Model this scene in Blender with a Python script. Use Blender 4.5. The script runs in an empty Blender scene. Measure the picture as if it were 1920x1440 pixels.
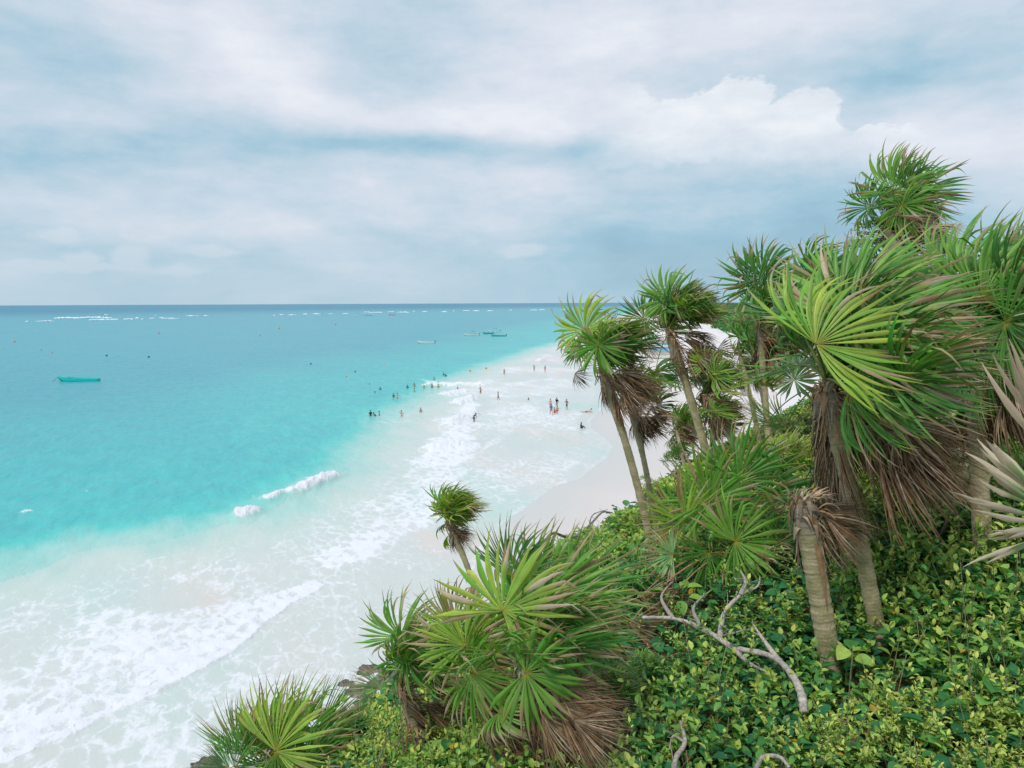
import bpy, math, random
import numpy as np
from mathutils import Matrix, Vector

R_ = math.radians
scene = bpy.context.scene
COL = scene.collection

# ------------------------------------------------------------------ camera
CAMZ = 17.0
F = 1371.0                      # focal length in pixels of the 1920 wide photograph
PITCH, ROLL = 6.33, -0.25
cam_d = bpy.data.cameras.new('camera')
cam = bpy.data.objects.new('camera', cam_d)
COL.objects.link(cam)
CM = Matrix.Rotation(R_(90 - PITCH), 3, 'X') @ Matrix.Rotation(R_(ROLL), 3, 'Z')
cam.matrix_world = Matrix.Translation((0, 0, CAMZ)) @ CM.to_4x4()
cam_d.sensor_width = 36.0
cam_d.lens = 36.0 * F / 1920
cam_d.clip_start = 0.05
cam_d.clip_end = 60000
scene.camera = cam
CMn = np.array(CM)
CP = np.array([0, 0, CAMZ])

def W(px, py, d):
    """world point seen at photo pixel (px, py) at depth d metres"""
    return CP + CMn @ np.array([(px - 960) / F * d, -(py - 720) / F * d, -d])

def sea_pt(px, py, z=0.0):
    r = W(px, py, 1.0) - CP
    return CP + r * ((z - CAMZ) / r[2])

def az_el(px, py):
    r = W(px, py, 1.0) - CP
    r = r / np.linalg.norm(r)
    return math.atan2(r[0], r[1]), math.asin(r[2])

# ------------------------------------------------------------------ sun and exposure
SUN_EL, SUN_AZ = 58.0, 215.0     # degrees; azimuth clockwise from +Y (where the light comes from)
sun_d = bpy.data.lights.new('sun', 'SUN')
sun_d.energy = 2.0
sun_d.angle = R_(8)
sun_d.color = (1.0, 0.965, 0.91)
sun = bpy.data.objects.new('sun', sun_d)
COL.objects.link(sun)
sv = Vector((math.sin(R_(SUN_AZ)) * math.cos(R_(SUN_EL)), math.cos(R_(SUN_AZ)) * math.cos(R_(SUN_EL)), math.sin(R_(SUN_EL))))
sun.rotation_euler = sv.to_track_quat('Z', 'Y').to_euler()
scene.view_settings.view_transform = 'Standard'
scene.view_settings.look = 'None'
scene.view_settings.exposure = 0.0
scene.view_settings.gamma = 1.0

# ------------------------------------------------------------------ node helpers
class NT:
    def __init__(s, tree):
        s.t = tree; s.n = tree.nodes; s.l = tree.links
    def new(s, kind, **kw):
        nd = s.n.new(kind)
        for k, v in kw.items():
            setattr(nd, k, v)
        return nd
    def put(s, sock, v):
        if isinstance(v, bpy.types.NodeSocket):
            s.l.new(v, sock)
        else:
            if isinstance(v, (tuple, list)) and len(v) == 3 and sock.type == 'RGBA':
                v = (*v, 1)
            sock.default_value = v
    def math(s, op, a, b=None, c=None, clamp=False):
        nd = s.new('ShaderNodeMath', operation=op, use_clamp=clamp)
        s.put(nd.inputs[0], a)
        if b is not None: s.put(nd.inputs[1], b)
        if c is not None: s.put(nd.inputs[2], c)
        return nd.outputs[0]
    def mix(s, f, a, b):
        nd = s.new('ShaderNodeMix', data_type='RGBA', clamp_factor=True)
        s.put(nd.inputs[0], f); s.put(nd.inputs[6], a); s.put(nd.inputs[7], b)
        return nd.outputs[2]
    def mul(s, f, a, b):
        nd = s.new('ShaderNodeMix', data_type='RGBA', blend_type='MULTIPLY')
        s.put(nd.inputs[0], f); s.put(nd.inputs[6], a); s.put(nd.inputs[7], b)
        return nd.outputs[2]
    def smooth(s, v, lo, hi, a=0.0, b=1.0):
        nd = s.new('ShaderNodeMapRange', interpolation_type='SMOOTHSTEP')
        s.put(nd.inputs[0], v)
        for i, x in enumerate((lo, hi, a, b)): s.put(nd.inputs[i + 1], x)
        return nd.outputs[0]
    def lin(s, v, lo, hi, a=0.0, b=1.0):
        nd = s.new('ShaderNodeMapRange')
        s.put(nd.inputs[0], v)
        for i, x in enumerate((lo, hi, a, b)): s.put(nd.inputs[i + 1], x)
        return nd.outputs[0]
    def noise(s, vec, scale, detail=4, rough=0.55, dist=0.0, out=0):
        nd = s.new('ShaderNodeTexNoise')
        if vec is not None: s.put(nd.inputs['Vector'], vec)
        nd.inputs['Scale'].default_value = scale
        nd.inputs['Detail'].default_value = detail
        nd.inputs['Roughness'].default_value = rough
        nd.inputs['Distortion'].default_value = dist
        return nd.outputs[out]
    def ramp(s, f, stops, interp='LINEAR'):
        nd = s.new('ShaderNodeValToRGB')
        cr = nd.color_ramp
        cr.interpolation = interp
        while len(cr.elements) < len(stops): cr.elements.new(0.5)
        for e, (p, c) in zip(cr.elements, stops):
            e.position = p; e.color = (*c, 1)
        s.put(nd.inputs[0], f)
        return nd.outputs[0]
    def mapping(s, vec, scale=(1, 1, 1), rot=(0, 0, 0), loc=(0, 0, 0)):
        nd = s.new('ShaderNodeMapping')
        s.put(nd.inputs[0], vec)
        nd.inputs['Location'].default_value = loc
        nd.inputs['Rotation'].default_value = rot
        nd.inputs['Scale'].default_value = scale
        return nd.outputs[0]
    def attr(s, name, out='Fac'):
        nd = s.new('ShaderNodeAttribute', attribute_name=name)
        return nd.outputs[out]

def L(r, g, b):
    """sRGB 0..255 to linear"""
    f = lambda c: (c / 255 / 12.92) if c / 255 <= 0.04045 else ((c / 255 + 0.055) / 1.055) ** 2.4
    return (f(r), f(g), f(b))

def mat(name, rough=0.6, spec=0.3):
    m = bpy.data.materials.new(name)
    m.use_nodes = True
    t = NT(m.node_tree)
    p = t.n['Principled BSDF']
    p.inputs['Roughness'].default_value = rough
    p.inputs['Specular IOR Level'].default_value = spec
    return m, t, p

# ------------------------------------------------------------------ world: nishita sky behind a broken cloud layer
wd = bpy.data.worlds.new('World')
scene.world = wd
wd.use_nodes = True
t = NT(wd.node_tree)
for nd in list(t.n): t.n.remove(nd)
out = t.new('ShaderNodeOutputWorld')
sky = t.new('ShaderNodeTexSky', sky_type='NISHITA', sun_disc=False)
sky.sun_elevation = R_(SUN_EL)
sky.sun_rotation = R_(SUN_AZ)
sky.air_density = 1.0; sky.dust_density = 1.5; sky.ozone_density = 1.2
bg1 = t.new('ShaderNodeBackground')
t.put(bg1.inputs[0], sky.outputs[0]); bg1.inputs[1].default_value = 0.1
tc = t.new('ShaderNodeTexCoord')
gen = tc.outputs['Generated']
sep = t.new('ShaderNodeSeparateXYZ'); t.put(sep.inputs[0], gen)
az = t.math('ARCTAN2', sep.outputs[0], sep.outputs[1])
el = t.math('ARCSINE', sep.outputs[2])
cmb = t.new('ShaderNodeCombineXYZ'); t.put(cmb.inputs[0], az); t.put(cmb.inputs[1], t.math('MULTIPLY', el, 1.7))
dome = cmb.outputs[0]
# two warped copies of the direction: a soft one and a billowy one
wn = t.noise(dome, 3.2, 5, 0.55, 0.3, out=1)
wsep = t.new('ShaderNodeSeparateColor'); t.put(wsep.inputs[0], wn)
azw = t.math('ADD', az, t.math('MULTIPLY', t.math('SUBTRACT', wsep.outputs[0], 0.5), 0.26))
elw = t.math('ADD', el, t.math('MULTIPLY', t.math('SUBTRACT', wsep.outputs[1], 0.5), 0.12))
bn = t.noise(dome, 17, 7, 0.62, 0.0, out=1)
bsep = t.new('ShaderNodeSeparateColor'); t.put(bsep.inputs[0], bn)
azb = t.math('ADD', az, t.math('MULTIPLY', t.math('SUBTRACT', bsep.outputs[0], 0.5), 0.075))
elb = t.math('ADD', el, t.math('MULTIPLY', t.math('SUBTRACT', bsep.outputs[1], 0.5), 0.058))
azl = t.math('ADD', az, t.math('MULTIPLY', t.math('SUBTRACT', bsep.outputs[0], 0.5), 0.05))
ell = t.math('ADD', el, t.math('MULTIPLY', t.math('SUBTRACT', bsep.outputs[2], 0.5), 0.030))

def blob(cx, cy, rx, ry, a, e):
    a0, e0 = az_el(cx, cy)
    sx = rx / F * math.cos(a0) ** 1.5
    sy = ry / F
    u = t.math('MULTIPLY', t.math('SUBTRACT', a, a0), 1 / sx)
    v = t.math('MULTIPLY', t.math('SUBTRACT', e, e0), 1 / sy)
    q = t.math('MULTIPLY_ADD', u, u, t.math('MULTIPLY', v, v))
    return t.math('EXPONENT', t.math('MULTIPLY', q, -1.0))

# soft light and dark masses of the cloud deck: (px, py, rx, ry, strength)
SOFT = [(760, 105, 230, 70, -0.24), (800, 285, 330, 34, -0.40), (1150, 300, 220, 30, -0.25), (90, 150, 260, 120, -0.20),
        (40, 300, 200, 60, -0.22), (1480, 435, 330, 75, -0.50), (1350, 520, 260, 60, -0.2), (560, 470, 500, 50, -0.12), (330, 260, 200, 60, -0.1),
        (470, 120, 110, 90, 0.30), (560, 210, 420, 40, 0.22), (1000, 190, 260, 90, 0.34), (1250, 50, 330, 70, 0.26),
        (1300, 280, 330, 60, 0.22), (1760, 300, 220, 60, 0.18), (1750, 130, 300, 70, -0.12), (200, 475, 300, 30, -0.16), (380, 415, 420, 26, 0.10),
        (100, 365, 160, 22, 0.14), (950, 360, 250, 30, 0.08), (250, 20, 200, 30, 0.16), (1480, 140, 300, 50, -0.20), (1130, 470, 110, 130, -0.26), (300, 90, 90, 50, 0.16), (620, 330, 120, 40, 0.1), (160, 215, 90, 30, 0.2), (1620, 180, 90, 60, -0.16), (1250, 130, 120, 30, -0.12)]
acc = t.math('MULTIPLY_ADD', t.math('SUBTRACT', t.noise(t.mapping(dome, scale=(1, 1.35, 1)), 3.6, 7, 0.52, 0.1), 0.5), 0.95, 0.59)
acc = t.math('MULTIPLY_ADD', t.math('SUBTRACT', t.noise(t.mapping(dome, scale=(1, 1.5, 1), loc=(3, 1, 0)), 9, 7, 0.60), 0.5), 0.50, acc)
for cx, cy, rx, ry, s_ in SOFT:
    acc = t.math('MULTIPLY_ADD', blob(cx, cy, rx, ry, azw, elw), s_, acc)
acc = t.math('MULTIPLY_ADD', t.math('SUBTRACT', t.noise(t.mapping(dome, scale=(1, 1.7, 1), loc=(9, 4, 0)), 24, 6, 0.62), 0.5), 0.22, acc)
deck = t.ramp(acc, [(0.0, L(144, 187, 212)), (0.28, L(166, 202, 221)), (0.48, L(193, 214, 229)), (0.72, L(217, 226, 238)), (1.0, L(238, 241, 249))])
# billowy cumulus heads with crisper tops: union of blobs, thresholded
CUM = [(1165, 215, 85, 45), (1270, 215, 75, 30), (1385, 205, 72, 48), (1520, 225, 60, 50), (1450, 260, 120, 50), (1240, 270, 160, 40),
       (1640, 290, 90, 40), (1790, 310, 110, 42), (1900, 320, 80, 50)]
cs = None
for c in CUM:
    b = blob(*c, azb, elb)
    cs = b if cs is None else t.math('MAXIMUM', cs, b)
cm_ = t.smooth(cs, 0.30, 0.44)
LOWC = [(145, 484, 44, 17), (247, 483, 34, 20), (110, 440, 60, 14), (170, 500, 140, 10), (400, 470, 60, 12), (980, 470, 50, 16), (60, 500, 60, 10), (330, 505, 70, 10), (640, 500, 60, 12)]
ls = None
for c in LOWC:
    b = blob(*c, azl, ell)
    ls = b if ls is None else t.math('MAXIMUM', ls, b)
lm_ = t.math('MULTIPLY', t.smooth(ls, 0.2, 0.8), 0.85)
body = t.noise(t.mapping(dome, scale=(1, 1.4, 1)), 11, 6, 0.6)
cumc = t.ramp(body, [(0.3, L(222, 230, 240)), (0.62, L(246, 249, 253))])
# cumulus fade out downwards into the deck
fade = t.smooth(elb, az_el(1400, 330)[1], az_el(1400, 235)[1])
skyc = t.mix(t.math('MULTIPLY', t.math('MULTIPLY', t.math('MULTIPLY', cm_, fade), t.smooth(azb, az_el(1060, 200)[0], az_el(1260, 200)[0])), 0.85), deck, cumc)
lm_ = t.math('MULTIPLY', lm_, 0.6)
skyc = t.mix(lm_, skyc, L(226, 232, 240))
# horizon band: pale blue air
hz = t.smooth(el, az_el(960, 560)[1] - 0.01, az_el(960, 400)[1])
skyc = t.mix(t.math('MULTIPLY', t.math('SUBTRACT', 1.0, hz), 0.55), skyc, L(172, 206, 223))
bg2 = t.new('ShaderNodeBackground')
t.put(bg2.inputs[0], skyc); bg2.inputs[1].default_value = 1.0
cover = t.smooth(acc, -0.1, 0.35, 0.78, 0.95)
mx = t.new('ShaderNodeMixShader')
t.put(mx.inputs[0], cover)
t.l.new(bg1.outputs[0], mx.inputs[1]); t.l.new(bg2.outputs[0], mx.inputs[2])
t.l.new(mx.outputs[0], out.inputs[0])

# ------------------------------------------------------------------ object helpers
def tag(o, label=None, cat=None, group=None, kind=None):
    if label: o['label'] = label
    if cat: o['category'] = cat
    if group: o['group'] = group
    if kind: o['kind'] = kind
    return o

def empty(name, loc):
    o = bpy.data.objects.new(name, None)
    COL.objects.link(o)
    o.location = loc
    o.empty_display_size = 0.2
    return o

def mesh_np(name, V, Fq, cols=None, attrs=None, smooth=True, mats=None, midx=None):
    """V (n,3), Fq (m,4) or (m,3) index array"""
    me = bpy.data.meshes.new(name)
    V = np.asarray(V, dtype=np.float32); Fq = np.asarray(Fq, dtype=np.int32)
    k = Fq.shape[1]
    me.vertices.add(len(V)); me.vertices.foreach_set('co', V.ravel())
    me.loops.add(Fq.size); me.loops.foreach_set('vertex_index', Fq.ravel())
    me.polygons.add(len(Fq))
    me.polygons.foreach_set('loop_start', np.arange(0, Fq.size, k, dtype=np.int32))
    if smooth: me.polygons.foreach_set('use_smooth', np.ones(len(Fq), dtype=bool))
    if cols is not None:
        a = me.color_attributes.new('Col', 'FLOAT_COLOR', 'POINT')
        c4 = np.ones((len(V), 4), dtype=np.float32); c4[:, :3] = cols
        a.data.foreach_set('color', c4.ravel())
    if attrs:
        for nm, arr in attrs.items():
            a = me.attributes.new(nm, 'FLOAT', 'POINT')
            a.data.foreach_set('value', np.asarray(arr, dtype=np.float32).ravel())
    for m in (mats or []): me.materials.append(m)
    if midx is not None: me.polygons.foreach_set('material_index', np.asarray(midx, dtype=np.int32))
    me.update(calc_edges=True)
    me.validate()
    return me

def obj(name, me, parent=None, loc=None):
    o = bpy.data.objects.new(name, me)
    COL.objects.link(o)
    if parent is not None: o.parent = parent
    if loc is not None: o.location = loc
    return o

class MB:
    """collects geometry (quads) with colours"""
    def __init__(s):
        s.V = []; s.F = []; s.C = []; s.A = []; s.n = 0
    def add(s, V, Fq, c=(1, 1, 1), a=None):
        V = np.asarray(V, float).reshape(-1, 3)
        s.V.append(V); s.F.append(np.asarray(Fq, int).reshape(-1, 4) + s.n)
        c = np.asarray(c, float)
        s.C.append(np.broadcast_to(c, V.shape) if c.ndim == 1 else c)
        s.A.append(np.zeros(len(V)) if a is None else np.asarray(a, float))
        s.n += len(V)
    def grid(s, P, c=(1, 1, 1), closed=False, a=None):
        """P (rows, cols, 3) lattice"""
        r, k = P.shape[:2]
        i = np.arange(r - 1)[:, None]; j = np.arange(k if closed else k - 1)[None, :]
        j2 = (j + 1) % k
        Fq = np.stack([i * k + j, i * k + j2, (i + 1) * k + j2, (i + 1) * k + j], -1).reshape(-1, 4)
        c = np.asarray(c, float)
        if c.ndim == 2: c = np.repeat(c[:, None, :], k, 1)
        if c.ndim == 3: c = c.reshape(-1, 3)
        s.add(P.reshape(-1, 3), Fq, c, None if a is None else np.asarray(a).reshape(-1))
    def tube(s, pts, rad, sides=8, c=(1, 1, 1), cap=True, a=None):
        pts = np.asarray(pts, float); n = len(pts)
        rad = np.broadcast_to(np.asarray(rad, float), (n,))
        if cap:
            pts = np.vstack([pts[:1], pts, pts[-1:]]); rad = np.concatenate([[1e-4], rad, [1e-4]])
            c = np.asarray(c, float)
            if c.ndim == 2: c = np.vstack([c[:1], c, c[-1:]])
            if a is not None: a = np.concatenate([[a[0]], a, [a[-1]]])
        T = np.gradient(pts, axis=0)
        if cap: T[0] = T[1]; T[-1] = T[-2]
        T /= np.linalg.norm(T, axis=1)[:, None] + 1e-9
        ref = np.array([0, 0, 1.0]) if abs(T[len(T) // 2][2]) < 0.8 else np.array([1.0, 0, 0])
        U = np.cross(T, ref); U /= np.linalg.norm(U, axis=1)[:, None] + 1e-9
        Vv = np.cross(T, U)
        th = np.linspace(0, 2 * math.pi, sides, endpoint=False)
        P = pts[:, None, :] + rad[:, None, None] * (np.cos(th)[None, :, None] * U[:, None, :] + np.sin(th)[None, :, None] * Vv[:, None, :])
        aa = None if a is None else np.repeat(np.asarray(a)[:, None], sides, 1)
        s.grid(P, c, closed=True, a=aa)
    def box(s, c0, size, c=(1, 1, 1), rz=0.0):
        x, y, z = np.array(size) / 2
        V = np.array([[-x, -y, -z], [x, -y, -z], [x, y, -z], [-x, y, -z], [-x, -y, z], [x, -y, z], [x, y, z], [-x, y, z]])
        cr, sr = math.cos(rz), math.sin(rz)
        V = np.stack([V[:, 0] * cr - V[:, 1] * sr, V[:, 0] * sr + V[:, 1] * cr, V[:, 2]], 1) + np.array(c0)
        s.add(V, [[0, 3, 2, 1], [4, 5, 6, 7], [0, 1, 5, 4], [1, 2, 6, 5], [2, 3, 7, 6], [3, 0, 4, 7]], c)
    def ball(s, c0, r, c=(1, 1, 1), n=10):
        r = np.broadcast_to(np.asarray(r, float), (3,))
        ph = np.linspace(0.001, math.pi - 0.001, n // 2 + 2); th = np.linspace(0, 2 * math.pi, n, endpoint=False)
        P = np.stack([np.sin(ph)[:, None] * np.cos(th), np.sin(ph)[:, None] * np.sin(th), np.cos(ph)[:, None] * np.ones(n)], -1)
        s.grid(P * r + np.array(c0), c, closed=True)
    def mesh(s, name, m, smooth=True, aname=None, origin=None):
        V = np.vstack(s.V)
        if origin is not None: V = V - np.asarray(origin)
        return mesh_np(name, V, np.vstack(s.F), np.vstack(s.C), {aname: np.concatenate(s.A)} if aname else None, smooth, [m])

def nrm(v):
    v = np.asarray(v, float)
    return v / (np.linalg.norm(v, axis=-1, keepdims=True) + 1e-9)

def snoise(x, y, seed=0, octs=4, f=1.0):
    """cheap smooth noise from sines"""
    rg = np.random.default_rng(seed)
    v = 0; a = 1.0; tot = 0
    for o in range(octs):
        for k in range(3):
            th = rg.uniform(0, math.pi * 2); ph = rg.uniform(0, 6.28)
            v = v + a * np.sin((x * math.cos(th) + y * math.sin(th)) * f * rg.uniform(0.8, 1.25) + ph)
        tot += a * 1.7; a *= 0.55; f *= 2.05
    return v / tot

def sdist(X, Y, poly):
    """signed distance to an open polyline, positive on its right hand side"""
    P = np.asarray(poly, float)
    best = np.full(X.shape, 1e18); sg = np.ones(X.shape); along = np.zeros(X.shape); acc_ = 0
    for (ax, ay), (bx, by) in zip(P[:-1], P[1:]):
        dx, dy = bx - ax, by - ay; l2 = dx * dx + dy * dy
        tt = np.clip(((X - ax) * dx + (Y - ay) * dy) / l2, 0, 1)
        qx, qy = ax + tt * dx, ay + tt * dy
        d2 = (X - qx) ** 2 + (Y - qy) ** 2
        cr = (X - ax) * dy - (Y - ay) * dx
        m = d2 < best
        best = np.where(m, d2, best); sg = np.where(m, np.where(cr >= 0, 1, -1), sg)
        along = np.where(m, acc_ + tt * math.sqrt(l2), along); acc_ += math.sqrt(l2)
    return np.sqrt(best) * sg, along

def inpoly(X, Y, P):
    """signed distance to closed polygon, positive inside"""
    P = np.asarray(P, float)
    ins = np.zeros(X.shape, bool); best = np.full(X.shape, 1e18)
    for (ax, ay), (bx, by) in zip(P, np.roll(P, -1, 0)):
        dx, dy = bx - ax, by - ay
        tt = np.clip(((X - ax) * dx + (Y - ay) * dy) / (dx * dx + dy * dy + 1e-9), 0, 1)
        best = np.minimum(best, (X - ax - tt * dx) ** 2 + (Y - ay - tt * dy) ** 2)
        c = ((ay > Y) != (by > Y)) & (X < (bx - ax) * (Y - ay) / (by - ay + 1e-12) + ax)
        ins ^= c
    return np.where(ins, 1, -1) * np.sqrt(best)

def sstep(x, a, b):
    u = np.clip((x - a) / (b - a), 0, 1)
    return u * u * (3 - 2 * u)

def to_sea(pts):
    return [tuple(sea_pt(*p)[:2]) for p in pts]

# ------------------------------------------------------------------ hillside
EDGE = [(-9, -12), (-7, -5), (-4.6, 1), (-3.4, 4), (-2.05, 6.35), (-0.5, 8.8), (1.2, 11.5), (3.4, 15.5), (6.0, 19.5), (9, 22), (14, 24.5), (25, 30), (45, 45), (80, 80)]

def hill(x, y):
    x = np.asarray(x, float); y = np.asarray(y, float)
    s, _ = sdist(x, y, EDGE)
    base = -4.35 + 0.07 * np.clip(y - 5, -8, 9) + 0.16 * np.clip(x - 5.5, 0, 12)
    sl = np.clip(s, 0, None)
    land = base + 0.45 * (5.4 - np.log1p(np.exp(np.clip((5.4 - sl) * 1.3, -30, 30))) / 1.3)
    n = 0.13 * snoise(x, y, 3, 4, 0.9)
    fall = np.where(s < 0, s * 1.9, 0)
    return np.maximum(CAMZ + land + n + fall, -1.5)

def ground_pt(px, py, dz=0.0, dmax=45):
    """where the sight line of a pixel first meets the hillside"""
    ds = np.linspace(1.2, dmax, 1500)
    r = W(px, py, 1.0) - CP
    P = CP + ds[:, None] * r
    below = P[:, 2] < hill(P[:, 0], P[:, 1]) + dz
    i = int(np.argmax(below)) if below.any() else len(ds) - 1
    return P[i], ds[i]

gx = np.concatenate([np.arange(-14, 14, 0.16), np.arange(14, 40, 0.6), np.arange(40, 90, 3)])
gy = np.concatenate([np.arange(-12, -1, 0.6), np.arange(-1, 26, 0.16), np.arange(26, 90, 1.5)])
X, Y = np.meshgrid(gx, gy)
Z = hill(X, Y)
m_soil, t, p = mat('soil and litter', 0.95, 0.1)
tc = t.new('ShaderNodeTexCoord')
n1 = t.noise(tc.outputs['Object'], 2.2, 6, 0.6); n2 = t.noise(tc.outputs['Object'], 22, 5, 0.7)
c = t.ramp(n1, [(0.35, (0.045, 0.065, 0.022)), (0.6, (0.12, 0.09, 0.045))])
c = t.mix(t.smooth(n2, 0.52, 0.7), c, (0.16, 0.12, 0.08))
t.put(p.inputs['Base Color'], c)
b = t.new('ShaderNodeBump'); b.inputs['Distance'].default_value = 0.05; t.put(b.inputs['Height'], n2); t.l.new(b.outputs[0], p.inputs['Normal'])
B = MB(); B.grid(np.stack([X, Y, Z], -1))
tag(obj('hillside', B.mesh('hillside', m_soil)), kind='structure')

# ------------------------------------------------------------------ sea and beach
WATER = to_sea([(700, 1400), (800, 1220), (850, 1160), (872, 1100), (905, 1030), (938, 985), (990, 948), (1038, 912), (1087, 897), (1110, 877), (1138, 857),
                (1148, 838), (1135, 822), (1110, 806), (1105, 790), (1125, 770), (1140, 745), (1128, 712), (1112, 680), (1102, 655), (1106, 635), (1126, 615), (1160, 597), (1196, 585), (1228, 575.5)])
WATER = [(WATER[0][0] + 6, WATER[0][1] - 40)] + WATER + [(WATER[-1][0] * 1.6 + 300, WATER[-1][1] * 1.6)]
TURQ = to_sea([(0, 1092), (80, 1066), (121, 1043), (193, 1026), (282, 1021), (354, 1002), (419, 983), (470, 982), (545, 935), (640, 888), (700, 838), (760, 775),
               (840, 715), (910, 690), (1000, 657), (1060, 640), (1085, 622), (1120, 603), (1178, 586), (1216, 575)])
TURQ = [(TURQ[0][0] - 40, TURQ[0][1] - 12)] + TURQ + [(TURQ[-1][0] * 1.6 + 250, TURQ[-1][1] * 1.6)]
REEF = to_sea([(-300, 606), (0, 602), (200, 600), (340, 597), (640, 590), (900, 584), (1090, 580.5)])
REEF = [(REEF[0][0] * 3, REEF[0][1] * 0.9)] + REEF + [(3500, 6500)]

az_ = np.radians(np.linspace(-46, 46, 760))
dep = np.radians(np.concatenate([np.linspace(58, 38, 30)[:-1], np.linspace(38, 1.2, 430)[:-1], np.geomspace(1.2, 0.025, 40)]))
rr = CAMZ / np.tan(dep)
AZ, RR = np.meshgrid(az_, rr)
X = RR * np.sin(AZ); Y = RR * np.cos(AZ)
sw, al = sdist(X, Y, WATER)        # positive = landward
st, at_ = sdist(X, Y, TURQ)
sr, _ = sdist(X, Y, REEF)          # REEF runs to the right, positive = towards the beach
wob = snoise(X, Y, 11, 4, 0.10) * np.clip(-st * 0.25, 1.2, 10)
off = np.clip(-st, -200, None)     # metres seaward of the milky border
ow = off + wob
sea_far = sstep(-sr, -150, 1300)
deepv = np.where(off > 0, 0.22 + 0.18 * sstep(ow, -0.5, 9) + 0.0 * ow, 0.22 * sstep(ow, -13, 3))
deepv = deepv + 0.30 * sstep(ow, 14, 80) + 0.03 * sstep(ow, 90, 500) + 0.27 * sea_far
# foam polygons traced on the water, (pixels, strength, softness in metres)
FOAM = [
 ([(-120, 1500), (44, 1424), (121, 1388), (181, 1359), (262, 1319), (334, 1287), (375, 1259), (447, 1222), (475, 1194), (524, 1158), (556, 1134), (588, 1114), (618, 1098), (596, 1083),
   (520, 1093), (443, 1110), (342, 1126), (225, 1118), (161, 1138), (60, 1162), (0, 1238), (-160, 1290)], 0.97, 0.35, 3.0),
 ([(120, 1140), (160, 1104), (250, 1090), (330, 1060), (400, 1045), (480, 1040), (560, 1036), (600, 1010), (650, 985), (700, 930), (760, 860), (820, 800), (855, 750), (885, 735), (905, 760), (890, 800),
   (902, 840), (885, 870), (880, 910), (865, 960), (789, 997), (737, 1029), (688, 1057), (640, 1072), (560, 1066), (450, 1085), (330, 1106), (250, 1106)], 0.90, 1.2, 4.0),
 ([(850, 742), (905, 748), (893, 790), (900, 835), (872, 872), (825, 858), (790, 838), (838, 790)], 0.78, 5.0, 3.0),
 ([(893, 846), (935, 806), (973, 790), (975, 803), (945, 826), (905, 850)], 0.60, 0.6, 3.0),
 ([(900, 760), (930, 722), (990, 712), (1050, 706), (1062, 728), (1030, 742), (1010, 775), (960, 792), (905, 800)], 0.68, 2.0, 3.0),
 ([(905, 850), (975, 812), (1060, 812), (1100, 806), (1135, 822), (1148, 838), (1138, 857), (1110, 877), (1087, 897), (1038, 912), (990, 948), (938, 985), (885, 960), (890, 900)], 0.38, 0.4, 4.0),
 ([(778, 708), (830, 716), (900, 717), (930, 722), (915, 728), (850, 728), (800, 722)], 0.85, 1.5, 1.0),
 ([(790, 742), (850, 730), (890, 727), (905, 738), (850, 745)], 0.70, 2.0, 1.0),
 ([(1008, 672), (1022, 678), (1020, 682), (1004, 680)], 0.95, 1.0, 0.5),
 ([(970, 697), (985, 700), (978, 704), (965, 702)], 0.8, 1.0, 0.5),
 ([(940, 668), (1050, 652), (1100, 650), (1105, 668), (1000, 672)], 0.36, 5.0, 2.0),
 ([(700, 795), (740, 772), (830, 756), (850, 762), (800, 790), (720, 812)], 0.45, 3.0, 2.0),
 ([(625, 1300), (660, 1270), (700, 1248), (760, 1255), (800, 1290), (760, 1330), (650, 1340)], 0.80, 1.0, 2.0),
 ([(30, 961), (48, 955), (66, 952), (64, 957), (40, 964)], 1.0, 0.35, 0.2),
 ([(155, 925), (163, 919), (167, 920), (160, 927)], 1.0, 0.3, 0.2),
 ([(428, 706), (440, 705), (450, 706), (440, 708)], 0.9, 0.8, 0.3),
 ([(240, 902), (250, 896), (256, 898)], 0.7, 0.4, 0.2),
 ([(0, 1160), (60, 1130), (150, 1110), (130, 1140), (60, 1165), (0, 1190)], 0.45, 1.5, 1.5),
]
foam = np.zeros_like(X)
for pts, k, soft, inner in FOAM:
    S = inpoly(X, Y, to_sea(pts)) + snoise(X, Y, 5, 4, 1.3 / max(soft, 0.5)) * soft * 0.6
    sf = np.full_like(S, soft)
    if k in (0.97, 0.90):                      # the landward front is crisp, the seaward rear fades out
        fr = to_sea(pts[:13] if k == 0.97 else pts[12:24])
        df = np.abs(sdist(X, Y, fr)[0]); sf = np.where(np.abs(S) < df - 0.8, 2.2, soft)
    g = sstep(S, -soft * 0.5, sf)
    rim = np.exp(-np.clip(S, 0, None) / inner) * g * (sf == soft)
    foam = np.maximum(foam, k * g * (0.72 + 0.16 * snoise(X, Y, 21, 3, 0.22)) + 0.28 * k * rim)
# swash reaching the sand and the thin streaks in the shallows
shal = sstep(-sw, 0, 3) * sstep(st, -2, 8)
foam = np.maximum(foam, (0.45 + 0.16 * snoise(X, Y, 55, 3, 0.2)) * shal)
foam = np.maximum(foam, 0.62 * np.exp(-np.clip(-sw, 0, None) / 0.7) * sstep(-sw, -0.3, 0.2) * sstep(Y, 28, 45))
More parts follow.
